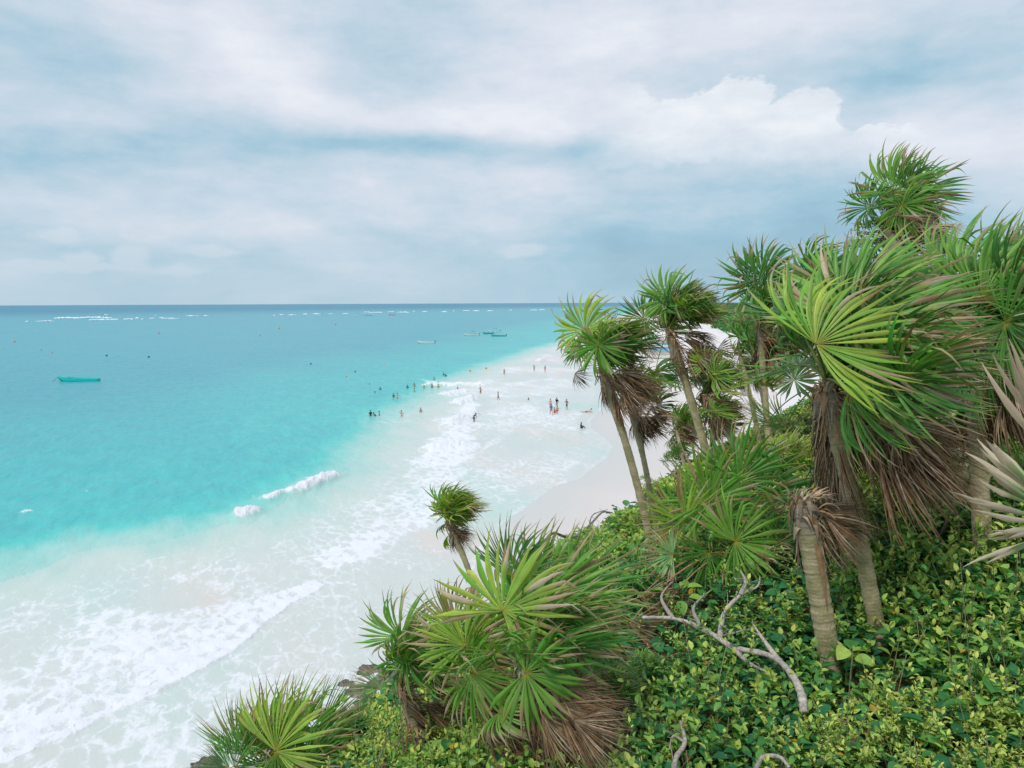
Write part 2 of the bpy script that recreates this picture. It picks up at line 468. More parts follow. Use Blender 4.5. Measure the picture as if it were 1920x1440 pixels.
# relief: swell, breakers and the foam's own thickness
Z = 0.05 * snoise(X, Y, 31, 3, 0.55) * sstep(-sw, 6, 25) * (RR < 600)
BRK = [((440, 976), (492, 962), 0.6, 0.9), ((496, 946), (530, 934), 0.35, 0.7), ((540, 936), (634, 892), 0.65, 1.1), ((1008, 680), (1022, 674), 0.8, 1.2),
       ((785, 724), (925, 722), 0.6, 1.6), ((850, 760), (895, 748), 0.7, 1.4), ((835, 800), (895, 778), 0.7, 1.4), ((795, 846), (885, 836), 0.6, 1.5), ((820, 745), (880, 733), 0.5, 1.4)]
for a, b_, hgt, wdt in BRK:
    A = np.array(sea_pt(*a)[:2]); Bq = np.array(sea_pt(*b_)[:2]); d = Bq - A; ln = np.linalg.norm(d); d /= ln
    u = ((X - A[0]) * d[0] + (Y - A[1]) * d[1]) / ln
    v = (X - A[0]) * d[1] - (Y - A[1]) * d[0] + 0.35 * snoise(X, Y, 8, 3, 1.6)
    env = sstep(u, -0.12, 0.2) * sstep(-u, -1.12, -0.8)
    lump = 0.85 + 0.6 * snoise(X, Y, 9, 5, 3.4)
    prof = np.where(v > 0, np.exp(-(v / wdt * 1.6) ** 2), np.exp(-(v / wdt * 0.75) ** 2))
    Z = Z + hgt * env * prof * lump
    foam = np.maximum(foam, 1.1 * env * sstep(prof, 0.25, 0.6) * (v > -wdt * 0.8))
    foam = np.maximum(foam, 0.70 * env * sstep(v, -4.5, -0.3) * (v < 0))
    swell = sstep(u, -0.6, 0.1) * sstep(-u, -1.6, -0.9)
    Z = Z + 0.22 * swell * np.exp(-((v + 0.8) / 1.7) ** 2)
Z = Z + 0.07 * sstep(foam, 0.5, 0.9) * (1 + snoise(X, Y, 77, 3, 3.0))

m_sea, t, p = mat('sea water', 0.35, 0.25)
geo = t.new('ShaderNodeNewGeometry')
pos = geo.outputs['Position']
PV = R_(-25)
shore = t.mapping(pos, rot=(0, 0, PV))         # x axis across the waves
dpt = t.attr('depth'); fm = t.attr('foam')
na = t.noise(t.mapping(shore, scale=(1, 0.35, 1)), 0.045, 5, 0.6)
nb = t.noise(t.mapping(shore, scale=(1, 0.4, 1)), 0.33, 6, 0.62, 0.4)
d2 = t.math('MULTIPLY_ADD', t.math('SUBTRACT', na, 0.5), 0.17, dpt)
d2 = t.math('MULTIPLY_ADD', t.math('SUBTRACT', nb, 0.5), 0.17, d2)
wc = t.ramp(d2, [(0.0, L(203, 207, 203)), (0.13, L(196, 209, 202)), (0.24, L(152, 204, 197)), (0.33, L(78, 194, 188)), (0.42, L(62, 178, 182)),
                 (0.58, L(64, 168, 176)), (0.72, L(58, 157, 172)), (0.86, L(34, 136, 160)), (1.0, L(0, 122, 152))])
# pinkish churned sand in the shallows
pk = t.math('MULTIPLY', t.smooth(t.noise(t.mapping(shore, scale=(1, 0.3, 1)), 0.11, 4, 0.5), 0.50, 0.66), t.smooth(dpt, 0.20, 0.02))
rip = t.noise(t.mapping(shore, scale=(1, 0.3, 1), rot=(0, 0, 0.5)), 0.9, 6, 0.7, 0.5)
rk = t.math('MULTIPLY_ADD', t.math('SUBTRACT', rip, 0.5), t.smooth(dpt, 0.1, 0.4, 0.12, 0.55), 1.0)
rc = t.new('ShaderNodeCombineColor')
for i_ in range(3): t.put(rc.inputs[i_], rk)
wc = t.mul(1.0, wc, rc.outputs[0])
wc = t.mix(t.math('MULTIPLY', pk, 0.55), wc, L(222, 202, 194))
gn = t.math('MULTIPLY', t.smooth(t.noise(t.mapping(shore, scale=(1, 0.35, 1), loc=(7, 3, 0)), 0.07, 3, 0.5), 0.48, 0.66), t.smooth(dpt, 0.20, 0.02))
wc = t.mix(t.math('MULTIPLY', gn, 0.6), wc, L(180, 208, 200))
# lacy foam
warp = t.noise(pos, 0.9, 3, 0.6, out=1)
vm = t.new('ShaderNodeVectorMath', operation='MULTIPLY_ADD')
t.put(vm.inputs[0], warp); vm.inputs[1].default_value = (1.5, 1.5, 0); t.put(vm.inputs[2], shore)
vo = t.new('ShaderNodeTexVoronoi', feature='DISTANCE_TO_EDGE'); t.put(vo.inputs['Vector'], t.mapping(vm.outputs[0], scale=(1, 0.55, 0))); vo.inputs['Scale'].default_value = 1.15
vo2 = t.new('ShaderNodeTexVoronoi', feature='DISTANCE_TO_EDGE'); t.put(vo2.inputs['Vector'], t.mapping(vm.outputs[0], scale=(1, 0.6, 0))); vo2.inputs['Scale'].default_value = 3.2
cell = t.math('SUBTRACT', 1.0, t.math('MULTIPLY', vo.outputs[0], 2.6), clamp=True)
cell2 = t.math('SUBTRACT', 1.0, t.math('MULTIPLY', vo2.outputs[0], 2.2), clamp=True)
fn = t.noise(t.mapping(shore, scale=(1, 0.5, 1)), 2.3, 8, 0.72, 0.7)
fn2 = t.noise(t.mapping(shore, scale=(1, 0.45, 1)), 0.28, 4, 0.6)
pat = t.math('MULTIPLY_ADD', cell, 0.30, t.math('MULTIPLY_ADD', cell2, 0.16, t.math('MULTIPLY', fn, 0.62)))
pat = t.math('MULTIPLY_ADD', t.math('SUBTRACT', fn2, 0.5), 0.55, pat)
thr = t.math('SUBTRACT', 0.98, t.math('MULTIPLY', fm, 0.64))
fo = t.smooth(t.math('SUBTRACT', pat, thr), -0.10, 0.20)
fo = t.math('MULTIPLY', fo, t.smooth(fm, 0.02, 0.2))
fsoft = t.math('MAXIMUM', t.math('MULTIPLY', t.smooth(fm, 0.3, 1.0), 0.32), t.smooth(fm, 0.93, 1.1))
fo = t.math('MAXIMUM', fo, fsoft)
col = t.mix(fo, wc, L(228, 229, 234))
t.put(p.inputs['Base Color'], col)
t.put(p.inputs['Roughness'], t.lin(fo, 0, 1, 0.30, 0.9))
t.put(p.inputs['Specular IOR Level'], t.math('MULTIPLY', t.lin(fo, 0, 1, 0.16, 0.05), t.smooth(dpt, 1.02, 0.6, 0.3, 1.0)))
wv1 = t.noise(t.mapping(shore, scale=(1, 0.35, 1)), 1.4, 5, 0.6, 0.3)
wv2 = t.noise(t.mapping(shore, scale=(1, 0.5, 1)), 0.22, 3, 0.5)
hh = t.math('MULTIPLY_ADD', wv1, 0.35, t.math('MULTIPLY', wv2, 1.2))
hh = t.math('MULTIPLY', hh, t.smooth(dpt, 0.05, 0.4, 0.25, 1.0))
hh = t.math('MULTIPLY_ADD', t.math('MULTIPLY', pat, t.math('MULTIPLY', fo, t.math('ADD', t.smooth(fm, 0.55, 0.9, 0.0, 0.6), t.smooth(fm, 0.98, 1.08, 0.0, 0.9)))), 0.2, hh)
b = t.new('ShaderNodeBump'); b.inputs['Distance'].default_value = 0.55; b.inputs['Strength'].default_value = 0.8
t.put(b.inputs['Height'], hh); t.l.new(b.outputs[0], p.inputs['Normal'])
B = MB(); B.grid(np.stack([X, Y, Z], -1))
me = mesh_np('sea', np.vstack(B.V), np.vstack(B.F), None, {'depth': deepv, 'foam': foam}, True, [m_sea])
tag(obj('sea', me), kind='structure')

# beach: a gently rising sheet, dry and wet sand
bx_az = np.radians(np.linspace(-40, 60, 420))
bdep = np.radians(np.concatenate([np.linspace(60, 2, 260)[:-1], np.geomspace(2, 0.15, 60)]))
AZ, RR = np.meshgrid(bx_az, CAMZ / np.tan(bdep))
XB = RR * np.sin(AZ); YB = RR * np.cos(AZ)
sb, _ = sdist(XB, YB, WATER)
ZB = np.where(sb > 0, 0.02 * sb, 0.05 * sb)
ZB = np.clip(ZB, -2.2, 1.3) + np.where(sb > 14, 0.10 * (1 + snoise(XB, YB, 41, 4, 0.35)), 0)
m_sand, t, p = mat('sand', 0.85, 0.2)
geo = t.new('ShaderNodeNewGeometry'); pos = geo.outputs['Position']
dry = t.attr('inland')
n1 = t.noise(pos, 0.09, 5, 0.6); n2 = t.noise(pos, 2.6, 6, 0.65)
dd = t.math('MULTIPLY_ADD', t.math('SUBTRACT', n1, 0.5), 8, dry)
c = t.ramp(t.lin(dd, 0, 30), [(0.0, L(202, 201, 198)), (0.2, L(212, 204, 201)), (0.5, L(221, 212, 209)), (1.0, L(227, 221, 220))])
c = t.mix(t.math('MULTIPLY', t.smooth(n2, 0.55, 0.75), 0.2), c, L(205, 190, 182))
t.put(p.inputs['Base Color'], c)
t.put(p.inputs['Roughness'], t.lin(dd, 0, 8, 0.35, 0.9))
b = t.new('ShaderNodeBump'); b.inputs['Distance'].default_value = 0.12; b.inputs['Strength'].default_value = 0.7
t.put(b.inputs['Height'], t.math('MULTIPLY', n2, t.smooth(dd, 6, 16))); t.l.new(b.outputs[0], p.inputs['Normal'])
B = MB(); B.grid(np.stack([XB, YB, ZB], -1))
me = mesh_np('beach', np.vstack(B.V), np.vstack(B.F), None, {'inland': sb}, True, [m_sand])
tag(obj('beach', me), kind='structure')

def beach_z(x, y):
    s, _ = sdist(np.array([x]), np.array([y]), WATER)
    return float(np.clip(0.02 * s[0], 0, 1.3)) if s[0] > 0 else 0.0

# surf breaking on the reef: low white wave crests far out
m_foam, t, p = mat('white surf', 0.9, 0.1)
geo = t.new('ShaderNodeNewGeometry')
n1 = t.noise(geo.outputs['Position'], 0.8, 5, 0.6)
t.put(p.inputs['Base Color'], t.ramp(n1, [(0.3, L(205, 225, 235)), (0.6, L(246, 248, 250))]))
B = MB()
rg = np.random.default_rng(4)
for x0, x1, y in [(105, 150, 597.3), (140, 207, 596.6), (168, 206, 600.6), (48, 60, 603.4), (66, 92, 603), (219, 228, 599), (255, 266, 597), (232, 252, 599), (272, 278, 599), (281, 289, 597.5),
                  (297, 304, 596.5), (305, 344, 597.3), (346, 366, 593), (381, 391, 592.6), (512, 516, 592), (524, 532, 590.8), (541, 556, 591), (568, 576, 589.5), (586, 602, 589), (617, 624, 589),
                  (643, 653, 588.7), (682, 692, 586), (693, 701, 587), (703, 717, 586.5), (727, 738, 585), (746, 770, 585.8), (775, 779, 584.6), (792, 802, 585), (828, 839, 585), (850, 853, 583.5),
                  (868, 880, 583), (886, 900, 583.5), (914, 926, 583.3), (956, 960, 582.2), (994, 1008, 582), (1011, 1022, 581.3), (1052, 1060, 581), (195, 197, 592), (291, 293, 591.5)]:
    A = sea_pt(x0, y); C2 = sea_pt(x1, y)
    n = max(4, int((x1 - x0) / 2))
    tt = np.linspace(0, 1, n * 2)
    rad = (0.5 + 0.5 * rg.random(n * 2)) * (0.55 + 0.45 * np.sin(tt * math.pi)) * (1.15 if x1 < 210 and x0 > 100 else 0.8) * np.linalg.norm(A[:2]) / 750
    pts = A + tt[:, None] * (C2 - A); pts[:, 1] += np.cumsum(rg.normal(0, 2.0, n * 2)); pts[:, 2] = rad * 0.35
    B.tube(pts, rad, 8)
o = obj('surf', B.mesh('surf', m_foam)); tag(o, 'broken white lines of surf along the far reef', 'surf', kind='stuff')

# ------------------------------------------------------------------ plant materials
def leaf_mat(name, rough, spec, transl, nscale=14, var=0.25, warm=(1.25, 1.2, 0.6)):
    m, t, p = mat(name, rough, spec)
    cl = t.attr('Col', 'Color')
    tc = t.new('ShaderNodeTexCoord')
    n = t.noise(tc.outputs['Object'], nscale, 3, 0.6)
    k = t.lin(n, 0.3, 0.7, 1 - var, 1 + var)
    kc = t.new('ShaderNodeCombineColor'); t.put(kc.inputs[0], k); t.put(kc.inputs[1], k); t.put(kc.inputs[2], k)
    c = t.mul(1.0, cl, kc.outputs[0])
    t.put(p.inputs['Base Color'], c)
    if transl > 0:
        tr = t.new('ShaderNodeBsdfTranslucent'); t.put(tr.inputs[0], t.mul(1.0, c, warm))
        mx = t.new('ShaderNodeMixShader'); mx.inputs[0].default_value = transl
        t.l.new(p.outputs[0], mx.inputs[1]); t.l.new(tr.outputs[0], mx.inputs[2])
        t.l.new(mx.outputs[0], t.n['Material Output'].inputs[0])
    return m
m_frond = leaf_mat('palm frond', 0.42, 0.45, 0.30, 9, 0.16)
m_dead = leaf_mat('dead palm frond', 0.9, 0.1, 0.12, 20, 0.35, (1.1, 1.0, 0.85))
m_leaf = leaf_mat('shrub leaf', 0.45, 0.35, 0.28, 30, 0.15)
m_twig = leaf_mat('twig bark', 0.85, 0.15, 0.0, 60, 0.35)

m_trunk, t, p = mat('palm trunk bark', 0.85, 0.15)
cl = t.attr('Col', 'Color'); ln = t.attr('len')
tc = t.new('ShaderNodeTexCoord')
n0 = t.noise(tc.outputs['Object'], 5, 4, 0.6)
ph = t.math('MULTIPLY_ADD', ln, 230.0, t.math('MULTIPLY', n0, 11))
ring = t.math('SINE', ph)
n1 = t.noise(t.mapping(tc.outputs['Object'], scale=(1, 1, 2.6)), 22, 8, 0.78)
n2 = t.noise(tc.outputs['Object'], 7, 4, 0.6)
k = t.math('MULTIPLY_ADD', ring, 0.06, t.lin(n1, 0.3, 0.7, 0.72, 1.32))
kc = t.new('ShaderNodeCombineColor'); t.put(kc.inputs[0], k); t.put(kc.inputs[1], k); t.put(kc.inputs[2], k)
c = t.mul(1.0, cl, kc.outputs[0])
c = t.mix(t.math('MULTIPLY', t.smooth(n2, 0.45, 0.62), 0.6), c, (0.24, 0.23, 0.09))
c = t.mix(t.math('MULTIPLY', t.smooth(n1, 0.62, 0.74), 0.5), c, (0.42, 0.38, 0.32))
t.put(p.inputs['Base Color'], c)
b = t.new('ShaderNodeBump'); b.inputs['Distance'].default_value = 0.012; b.inputs['Strength'].default_value = 0.8
t.put(b.inputs['Height'], t.math('MULTIPLY_ADD', ring, 0.05, n1)); t.l.new(b.outputs[0], p.inputs['Normal'])

GREENS = np.array([[0.110, 0.320, 0.045], [0.070, 0.270, 0.060], [0.200, 0.400, 0.050], [0.050, 0.220, 0.065], [0.280, 0.440, 0.075]])
TAN = np.array([0.47, 0.34, 0.20]); BROWN = np.array([0.20, 0.12, 0.066]); YEL = np.array([0.45, 0.38, 0.04]); PINK = np.array([0.56, 0.44, 0.32])
GREY = np.array([0.38, 0.29, 0.205])

WIND = nrm(np.array([1.0, 0.25, 0.06]))
UP = np.array([0, 0, 1.0])

def frond(hub, axis, normal, R, rg, nseg=34, spread=5.0, wind=1.0, grav=0.06, dry=0.25, cup=0.18, green=None, join=0.38, nst=10, dead=0.0, fold=0.55, tone=1.0, brk=0.15, ragk=1.0, tipc=None, drylen=(0.12, 0.5)):
    """palmate leaf: pleated segments united near the hub, free and wind bent towards the tips. Returns V, F, C"""
    hub = np.asarray(hub, float)
    axis = nrm(axis); normal = nrm(normal - axis * np.dot(normal, axis)); side = np.cross(normal, axis)
    th = np.linspace(-spread / 2, spread / 2, nseg)
    dth = spread / (nseg - 1) / 2
    k1, k2, k3, k4 = rg.uniform(0, 6.28, 4)
    rag = 0.10 * np.sin(th * 2.3 + k1) + 0.07 * np.sin(th * 5.1 + k2)
    thj = th + rag * ragk * (0.4 if dead < 0.5 else 1) + rg.normal(0, dth * 0.35 * ragk, nseg)
    d0 = np.cos(thj)[:, None] * axis + np.sin(thj)[:, None] * side
    d = nrm(d0 + normal * (cup + ragk * (0.20 * np.sin(th * 3.1 + k3) + 0.12 * np.sin(th * 7.3 + k4)))[:, None] + rg.normal(0, 0.05, (nseg, 3)))
    tang = nrm(-np.sin(thj)[:, None] * axis + np.cos(thj)[:, None] * side)
    Lk = R * (0.66 + 0.34 * np.cos(th * 0.5) ** 1.2) * rg.uniform(0.88, 1.06, nseg)
    ts = np.concatenate([[0.015], np.linspace(0.14, 1.0, nst - 1)])
    flex = rg.uniform(0.45, 1.6, nseg) * (1 + 0.35 * np.sin(th * 4.0 + k2))
    isbrk = rg.random(nseg) < brk
    tb = rg.uniform(0.55, 0.85, nseg)
    P = np.zeros((nseg, nst, 3)); Wd = np.zeros((nseg, nst, 3)); Nn = np.zeros((nseg, nst, 3))
    p = hub + d * (Lk * ts[0])[:, None]; P[:, 0] = p
    wv = WIND + np.array([0, 0, -0.03])
    tw = tang + rg.normal(0, 0.10, (nseg, 3))
    twist = rg.normal(0, 0.5, nseg)
    for i in range(nst):
        if i:
            ds = (ts[i] - ts[i - 1]) * Lk
            tm = ts[i]
            force = (wind * wv[None] * 2.6 + grav * np.array([0, 0, -1.0])[None] * 2.6) * (max(0, tm - 0.10) ** 1.0) * 0.80 * flex[:, None]
            bb = (isbrk & (tm > tb))[:, None]
            force = force + bb * (np.array([0.5, 0, -1.6]) * 3.0)
            force = force + rg.normal(0, 0.35, (nseg, 3)) * tm
            d = nrm(d + force * (ts[i] - ts[i - 1]) * 1.75)
            p = p + d * ds[:, None]; P[:, i] = p
        tt = nrm(tw - d * np.sum(tw * d, 1)[:, None])
        if i and ts[i] > join:
            n_ = np.cross(d, tt)
            a = (twist * (ts[i] - join) * 1.3)[:, None]
            tt = nrm(tt * np.cos(a) + n_ * np.sin(a))
        Wd[:, i] = tt; Nn[:, i] = nrm(np.cross(d, tt)) * -1
    Nn *= np.sign(np.sum(Nn * normal, -1, keepdims=True) + 1e-6)
    r = ts[None, :] * Lk[:, None]
    rj = join * R * (1 + 0.12 * np.cos(th * 3 + 1))[:, None]
    tip = np.clip((r - rj) / (Lk[:, None] - rj + 1e-6), 0, 1)
    hw = np.where(r < rj, r * math.tan(dth) * 1.04, rj * math.tan(dth) * 1.04 * (1 + 0.25 * np.sin(np.clip(tip * 2.2, 0, 1) * math.pi)) * (1 - tip ** 2.2))
    hw = np.maximum(hw, 0.0006)
    if dead > 0: hw = hw * (1 - 0.62 * dead * rg.uniform(0.4, 1.2, (nseg, 1)) * sstep(tip, 0, 0.3))
    fw = (fold * hw)[:, :, None]
    M = P + Nn * fw * 0.5
    Lf = P - Wd * (hw * 0.93)[:, :, None] - Nn * fw * 0.5
    Rt = P + Wd * (hw * 0.93)[:, :, None] - Nn * fw * 0.5
    V = np.stack([Lf, M, Rt], 2)              # nseg,nst,3,3
    # colours
    g = (GREENS[rg.integers(0, len(GREENS))] if green is None else np.asarray(green)) * tone
    sh = rg.uniform(0.72, 1.25, (nseg, 1, 1)) * (1 + rg.normal(0, 1, (nseg, 1, 1)) * np.array([0.22, 0.04, 0.12]))
    C = np.broadcast_to(g, (nseg, nst, 3)) * sh
    tt_ = np.broadcast_to(ts[None, :], (nseg, nst))
    yel = (np.exp(-(tt_ / 0.055) ** 2) * 0.9)[..., None]
    C = C * (1 - yel) + YEL * yel
    warmv = sstep(tt_, 0.55, 1.0)[..., None] * 0.25
    C = C * (1 - warmv) + C * np.array([1.5, 1.1, 0.7]) * warmv
    tipd = rg.uniform(0.0, 0.16, nseg) + (rg.random(nseg) < dry) * rg.uniform(*drylen, nseg)
    e = 1 - tipd
    dz = sstep(tt_, (e - 0.06)[:, None], (e + 0.05)[:, None])[..., None]
    yz = (sstep(tt_, (e - 0.16)[:, None], (e - 0.04)[:, None])[..., None]) * (1 - dz) * 0.45
    C = C * (1 - yz) + np.array([0.40, 0.33, 0.05]) * yz
    tc_ = np.where(rg.random((nseg, 1, 1)) < 0.55, TAN, np.where(rg.random((nseg, 1, 1)) < 0.5, PINK, BROWN * 1.6)) * rg.uniform(0.7, 1.15, (nseg, 1, 1))
    if tipc is not None: tc_ = np.array(tipc) * rg.uniform(0.75, 1.15, (nseg, 1, 1))
    C = C * (1 - dz) + tc_ * dz
    if dead > 0:
        dc = np.where(rg.random((nseg, 1, 1)) < 0.35, GREY, BROWN) * rg.uniform(0.6, 1.5, (nseg, 1, 1))
        C = C * (1 - dead) + dc * dead
    Cc = np.repeat(C[:, :, None, :], 3, 2)
    if dead < 0.5:                             # paler ribs
        ribk = (1 - sstep(tt_, 0.5, 0.9))[..., None] * 0.30 * (1 - dz)
        Cc[:, :, 1] = Cc[:, :, 1] * (1 - ribk) + np.array([0.30, 0.36, 0.08]) * ribk
    k = np.arange(nseg)[:, None, None] * nst * 3; i = np.arange(nst - 1)[None, :, None] * 3; j = np.arange(2)[None, None, :]
    Fq = np.stack([k + i + j, k + i + j + 1, k + i + 3 + j + 1, k + i + 3 + j], -1).reshape(-1, 4)
    return V.reshape(-1, 3), Fq, Cc.reshape(-1, 3)

def bez(a, b, c, n):
    t_ = np.linspace(0, 1, n)[:, None]
    return (1 - t_) ** 2 * a + 2 * t_ * (1 - t_) * b + t_ ** 2 * c

PALM_N = [0]

def palm(label, base, top, bend=(0, 0, 0), r0=0.075, r1=0.06, R=0.62, nlive=18, ndead=14, seed=1, lp=0.55, group=None, heroes=(), trunk=True, wind=1.0,
         greens=None, low=-15, spread=4.9, skirt=0.35, nseg=34, dry=0.28, name='palm_tree', near=False, shag=0.0, cat='palm tree', lean=None, tone=1.0, deadlen=1.0, deadw=1.0):
    rg = np.random.default_rng(seed)
    nseg = int(nseg * 1.28)
    base = np.asarray(base, float); top = np.asarray(top, float)
    root = empty(name, base)
    tag(root, label, cat, group)
    def add(nm, mb, m, parent=root, aname=None):
        return obj(nm, mb.mesh(nm, m, aname=aname, origin=base), parent)
    mid = (base + top) / 2 + np.asarray(bend, float)
    path = bez(base - UP * 0.15, mid, top, 26)
    if trunk:
        mb = MB()
        tt = np.linspace(0, 1, 90)
        pp = np.stack([np.interp(tt, np.linspace(0, 1, 26), path[:, k]) for k in range(3)], 1)
        ln = np.concatenate([[0], np.cumsum(np.linalg.norm(np.diff(pp, axis=0), axis=1))])
        rad = r0 * (1 - tt) + r1 * tt + r0 * 0.22 * np.exp(-tt * 14) + rg.normal(0, 0.0022, 90)
        rad = rad + shag * r0 * sstep(tt, 0.62, 0.8)
        rad = rad * (1 - 0.55 * sstep(tt, 0.93, 1.0))
        cc = np.array([0.47, 0.39, 0.24]) * (1 - tt[:, None] * 0.15) + rg.normal(0, 0.008, (90, 1))
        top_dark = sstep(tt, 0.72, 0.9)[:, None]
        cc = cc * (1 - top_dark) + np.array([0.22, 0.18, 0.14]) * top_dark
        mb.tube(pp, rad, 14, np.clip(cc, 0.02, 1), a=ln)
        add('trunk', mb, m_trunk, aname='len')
        # old leaf bases and fibre wrapped round the top of the trunk
        mb = MB()
        nb_ = int(70 + 90 * skirt)
        for k in range(nb_):
            f = 1 - skirt * rg.random() ** 1.3
            q = np.array([np.interp(f, np.linspace(0, 1, 26), path[:, a]) for a in range(3)])
            a = rg.uniform(0, 6.28); o_ = np.array([math.cos(a), math.sin(a), 0])
            rr_ = (r0 + r1) / 2 * (1.0 + shag)
            l_ = rg.uniform(0.10, 0.34) * (r0 / 0.06)
            s0 = q + o_ * rr_ * 0.85
            s1 = s0 + o_ * rr_ * rg.uniform(0.2, 0.8) + UP * l_ * rg.uniform(0.1, 0.5) * rg.choice([-1, 1, 1]) + WIND * 0.02
            s2 = s1 + o_ * rg.uniform(-0.01, 0.06) - UP * l_ * rg.uniform(0.2, 1.0) + WIND * rg.uniform(0, 0.12)
            pth = bez(s0, s1, s2, 6)
            wv_ = nrm(np.cross(o_, UP)) * rg.uniform(0.008, 0.026) * (r0 / 0.07)
            wdt = np.array([1.0, 1, 0.9, 0.7, 0.45, 0.1])[:, None]
            G = np.stack([pth - wv_ * wdt, pth + o_ * 0.006, pth + wv_ * wdt], 1)
            cb = (GREY if rg.random() < 0.45 else BROWN * 1.7) * rg.uniform(0.6, 1.25)
            mb.grid(G, cb)
        if near or nlive == 0:                 # torn fibres crowding the top of the stem
            for k in range(46):
                a = rg.uniform(0, 6.28); o_ = np.array([math.cos(a), math.sin(a), 0]); q = path[-1] + o_ * r1 * rg.uniform(0.1, 1.0)
                e_ = q + o_ * rg.uniform(0.0, 0.06) + UP * rg.uniform(0.01, 0.07) + WIND * rg.uniform(0, 0.03)
                f_ = e_ + o_ * rg.uniform(0.0, 0.05) + WIND * rg.uniform(0, 0.12) - UP * rg.uniform(-0.02, 0.08)
                pth = bez(q - UP * 0.05, e_, f_, 6); wv_ = nrm(np.cross(o_, UP)) * rg.uniform(0.004, 0.016)
                wdt = np.array([1.0, 1, 0.9, 0.7, 0.4, 0.08])[:, None]
                mb.grid(np.stack([pth - wv_ * wdt, pth + UP * 0.004, pth + wv_ * wdt], 1), GREY * rg.uniform(0.7, 1.6))
        add('leaf_bases', mb, m_dead)
    tdir = nrm(path[-1] - path[-3]) if trunk else UP
    A1 = nrm(np.cross(tdir, [0.3, 1, 0.1])); A2 = np.cross(tdir, A1)
    def put_frond(start, hub, ax, nm_, Rr, green=None, dead=0.0, **kw):
        hub = np.asarray(hub, float)
        V, Fq, C = frond(hub, ax, nm_, Rr, rg, green=green, dead=dead, tone=tone, **kw)
        mb = MB(); mb.add(V, Fq, C)
        start = np.asarray(start, float)
        span = hub - start
        ctrl = start + span * 0.5 + UP * np.linalg.norm(span) * (0.16 if dead < 0.5 else 0.25) - WIND * 0.05 * (dead < 0.5)
        pth = bez(start, ctrl, hub, 9)
        pc = np.array([0.20, 0.26, 0.05]) if dead < 0.5 else BROWN * 2.2
        if dead < 0.5 and rg.random() < 0.12: pc = np.array([0.45, 0.30, 0.03])
        pr = np.linspace(0.011, 0.006, 9) * (Rr / 0.65)
        nmn = 'frond' if dead < 0.5 else 'dead_frond'
        if near:
            fo_ = add(nmn, mb, m_frond if dead < 0.5 else m_dead)
            pm = MB(); pm.tube(pth, pr, 6, pc); add('petiole', pm, m_frond if dead < 0.5 else m_dead, fo_)
        else:
            mb.tube(pth, pr, 5, pc); add(nmn, mb, m_frond if dead < 0.5 else m_dead)
    # living crown
    for k in range(nlive):
        f = (k + 0.5) / max(nlive, 1)
        e = R_(86 + (low - 86) * f ** 0.85 + rg.normal(0, 5))
        a = k * 2.39996 + rg.normal(0, 0.2) + seed
        p0 = nrm(math.cos(e) * (math.cos(a) * A1 + math.sin(a) * A2) + math.sin(e) * tdir)
        p0 = nrm(p0 - WIND * min(0, np.dot(p0, WIND)) * 0.85 * min(wind, 1))
        l_ = lp * rg.uniform(0.75, 1.15) * (0.7 + 0.4 * f)
        pd = nrm(p0 + WIND * 0.75 * wind)
        st_ = top + tdir * rg.uniform(-0.05, 0.08)
        hub = st_ + (p0 * 0.5 + pd * 0.5) * l_
        ax = nrm(pd + WIND * 0.75 * wind + UP * (0.15 - 0.15 * f))
        hz_ = nrm(p0 - tdir * np.dot(p0, tdir))
        nn = -hz_ * math.sin(e) + tdir * math.cos(e) + rg.normal(0, 0.25, 3)
        gr = greens[rg.integers(0, len(greens))] if greens is not None else None
        put_frond(st_, hub, ax, nn, R * rg.uniform(0.72, 1.15) * (0.8 if f < 0.15 else 1), green=gr, wind=wind * rg.uniform(0.85, 1.5), grav=0.03 + 0.12 * f, spread=spread * rg.uniform(0.75, 1.05),
                  nseg=nseg, dry=dry * (0.5 + f), cup=0.22 * rg.uniform(0.3, 1.4), nst=11 if near else 8, brk=0.28)
    # dead leaves hanging below the crown, blown to leeward
    for k in range(ndead):
        f = rg.random()
        a = rg.uniform(0, 6.28)
        hz_ = math.cos(a) * A1 + math.sin(a) * A2
        st_ = top - tdir * (0.02 + skirt * 1.0 * f * np.linalg.norm(top - base) * 0.5)
        if not trunk: st_ = top
        pd = nrm(hz_ * 0.7 + WIND * 0.85 * deadw - UP * rg.uniform(0.1, 1.1))
        hub = st_ + pd * lp * rg.uniform(0.35, 0.8) * deadlen
        ax = nrm(pd * 0.5 + WIND * 0.55 * deadw - UP * rg.uniform(0.4, 1.1))
        nn = hz_ + UP * 0.5
        put_frond(st_, hub, ax, nn, R * rg.uniform(0.7, 1.0) * deadlen, dead=1.0, wind=0.55 * wind * deadw, grav=0.6, spread=rg.uniform(1.2, 2.6), nseg=max(14, nseg - 12), cup=0.4, fold=1.2, brk=0.1, nst=8)
    # individually placed leaves: (px, py, dd, Rpx, axis angle in the image, (yaw, pitch) tilt of the face, green, options)
    for hdef in heroes:
        hx, hy, dpt_, rpx, ang, tilt, gr, kw = hdef
        hub = W(hx, hy, dpt_)
        ax = CMn @ np.array([math.cos(R_(ang)), math.sin(R_(ang)), kw.pop('back', -0.15)])
        nn = CMn @ np.array([math.sin(R_(tilt[0])), math.sin(R_(tilt[1])), math.cos(R_(tilt[0])) * math.cos(R_(tilt[1]))])
        put_frond(top + tdir * 0.03, hub, ax, nn, rpx / F * dpt_, green=gr, **{**dict(nseg=nseg + 6, dry=dry, spread=5.2, wind=0.8, nst=12, ragk=0.55, join=0.43), **kw})
    return root

